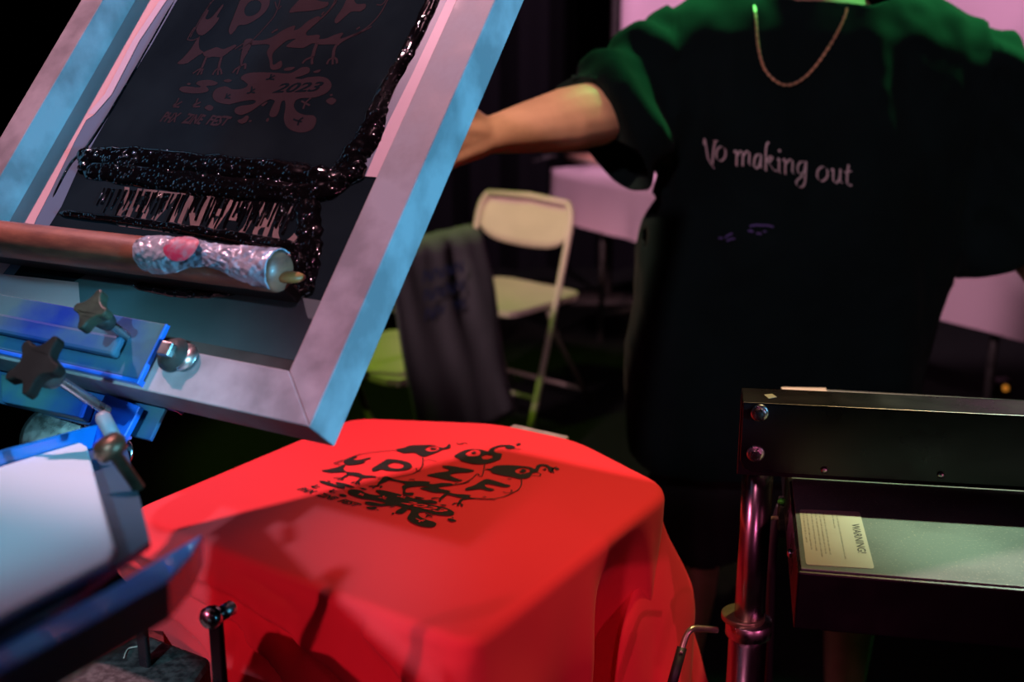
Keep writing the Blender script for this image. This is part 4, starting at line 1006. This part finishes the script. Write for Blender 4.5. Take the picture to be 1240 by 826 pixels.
# front channel bracket
BP = atY(900, 487, 1.118); bz1 = BP.z; bz0 = atY(897, 571, 1.118).z
def BQ(a, b, z): p = V((BP.x, BP.y, 0))+gx2*a+gy2*b; p.z = z; return p
gx2 = V((.9876, -.150, 0)).normalized(); gy2 = V((-gx2.y, gx2.x, 0))
BWd = .60
out = [(0, bz1), (0, bz0+.012), (.004, bz0+.004), (.012, bz0), (BWd, bz0), (BWd, bz1)]
br = obj('bracket_plate', prism(NB(), [BQ(a, 0, z) for a, z in out], gy2*.003), BPOW, fd, smooth=False, bevel=.001, label='glossy black front bracket')
obj('bracket_flange', box(NB(), BQ(BWd/2, .0235, bz1-.0015), gx2, gy2, Z, BWd, .047, .003), BPOW, fd, smooth=False, bevel=.0008)
obj('bracket_lip', box(NB(), BQ(BWd/2+.008, .012, bz0+.0015), gx2, gy2, Z, BWd-.016, .02, .003), BPOW, fd, smooth=False, bevel=.0008)
obj('rear_shade_plate', box(NB(), BQ(BWd/2, .0455, (bz1+ZD+.002)/2), gx2, gy2, Z, BWd, .003, bz1-ZD-.002), BPOW, fd, smooth=False, bevel=.0008)  # hidden plate, carried down to the panel to block light under the bracket
CAPM = STEEL
def flange_bolt(px, py):
    c_ = atP(px, py, BQ(0, 0, bz1), gy2); k = obj('flange_bolt', lathe(NB(), c_, -gy2, [(0, .0088), (.0012, .0090), (.0022, .0072)], 28), CAPM, fd)
    hx = [c_-gy2*.002+gx2*(.0066*math.cos(a))+Z*(.0066*math.sin(a)) for a in [math.pi/3*i+.3 for i in range(6)]]
    obj('hex_head', prism(NB(), hx, -gy2*.005), CAPM, k, smooth=False, bevel=.0008)
    obj('bolt_dimple', lathe(NB(), c_-gy2*.0068, -gy2, [(0, .0036), (.0008, .0032)], 16), DSTEEL, k)
flange_bolt(920, 500); flange_bolt(915, 549)
for (x, y) in ((998, 569), (1139, 575)):
    c_ = atP(x, y, BQ(0, 0, bz1), gy2); obj('rivet', lathe(NB(), c_, -gy2, [(0, .0034), (.002, .0032), (.003, .002)], 14), CAPM, fd)
c_ = fl+gy*.09-gx*0; c_.z = ZD-.028; obj('side_screw', lathe(NB(), c_, -gx, [(0, .0045), (.002, .0045), (.004, .0025)], 14), CAPM, fd)
# paint chip on the flange
pc_ = [atZ(*q_, bz1+.0003) for q_ in ((925, 478), (935, 477), (941, 481), (931, 483))]
obj('paint_chip', prism(NB(), pc_, Z*.0002), MATS['cream_label'], fd, smooth=False)
# pole
pc = atY(918, 572, 1.185); PX, PYY = pc.x, 1.185
POLE = mat('polished_pole', (.50, .48, .50), .22, 1, rvar=.1, vscale=14, stretch=(1, 1, .4))
zc = atY(895, 752, PYY).z
obj('pole', lathe(NB(), (PX, PYY, zc-.1), Z, [(0, .0165), (bz1-.04-zc+.1, .0165)], 40), POLE, fd)
obj('outer_pole', lathe(NB(), (PX, PYY, .06), Z, [(0, .021), (zc-.06-.01, .021)], 40), POLE, fd)
obj('collar', lathe(NB(), (PX, PYY, zc-.016), Z, [(0, .0245), (.001, .0255), (.017, .0255), (.018, .0245)], 40), STEEL, fd)
obj('collar_flange', lathe(NB(), (PX-.006, PYY+.003, zc+.002), Z, [(0, .024), (.005, .024), (.006, .023)], 40), mat('brass_plate', (.42, .44, .22), .35, .8), fd, label='brassy collar ring')
hp = [atY(868, 763, PYY-.02), atY(845, 761, PYY-.03), atY(836, 763, PYY-.035), atY(830, 772, PYY-.04), atY(824, 792, PYY-.05)]
obj('locking_handle', tube(NB(), catmull([tuple(p) for p in hp], 5, False), .0036, 12), mat('brushed_handle', (.6, .56, .4), .3, .9), fd, label='bent steel locking handle')
obj('handle_grip', tube(NB(), [atY(826, 784, PYY-.045), atY(808, 850, PYY-.07)], .0055, 12), mat('black_grip', (.012, .012, .012), .5), fd)
obj('foot_base', prism(NB(), [V((PX+.02+.20*math.cos(a), PYY+.1+.20*math.sin(a), 0)) for a in [math.pi/10*k for k in range(20)]], V((0, 0, .06))), BIRON, fd, smooth=False, bevel=.01)
bm = NB(); tube(bm, catmull([tuple(atY(x, y, 1.25)) for x, y in ((946, 612), (938, 640), (934, 690), (932, 760), (930, 840), (932, 930))]+[(PX+.06, 1.3, .05)], 5, False), .0055, 10)
obj('power_cable', bm, mat('cable_black', (.012, .012, .014), .45), fd)
bm = NB(); tube(bm, catmull([tuple(atY(x, y, 1.2)) for x, y in ((919, 642), (922, 633), (930, 628), (943, 627))], 5, False), .0022, 8)
obj('short_wire', bm, mat('pale_wire', (.75, .45, .42), .5), fd, label='pale pink wire beside the pole')
obj('junction_box', box(NB(), atY(951, 622, 1.21), gx, gy, Z, .016, .03, .030), BIRON, fd, smooth=False, bevel=.002)
obj('green_led', lathe(NB(), atY(947, 608, 1.2), Z, [(0, .005), (.003, .004)], 12), mat('led_green', (.1, .5, .08), .4), fd)  # stands for a small green LED, its glow put into the colour
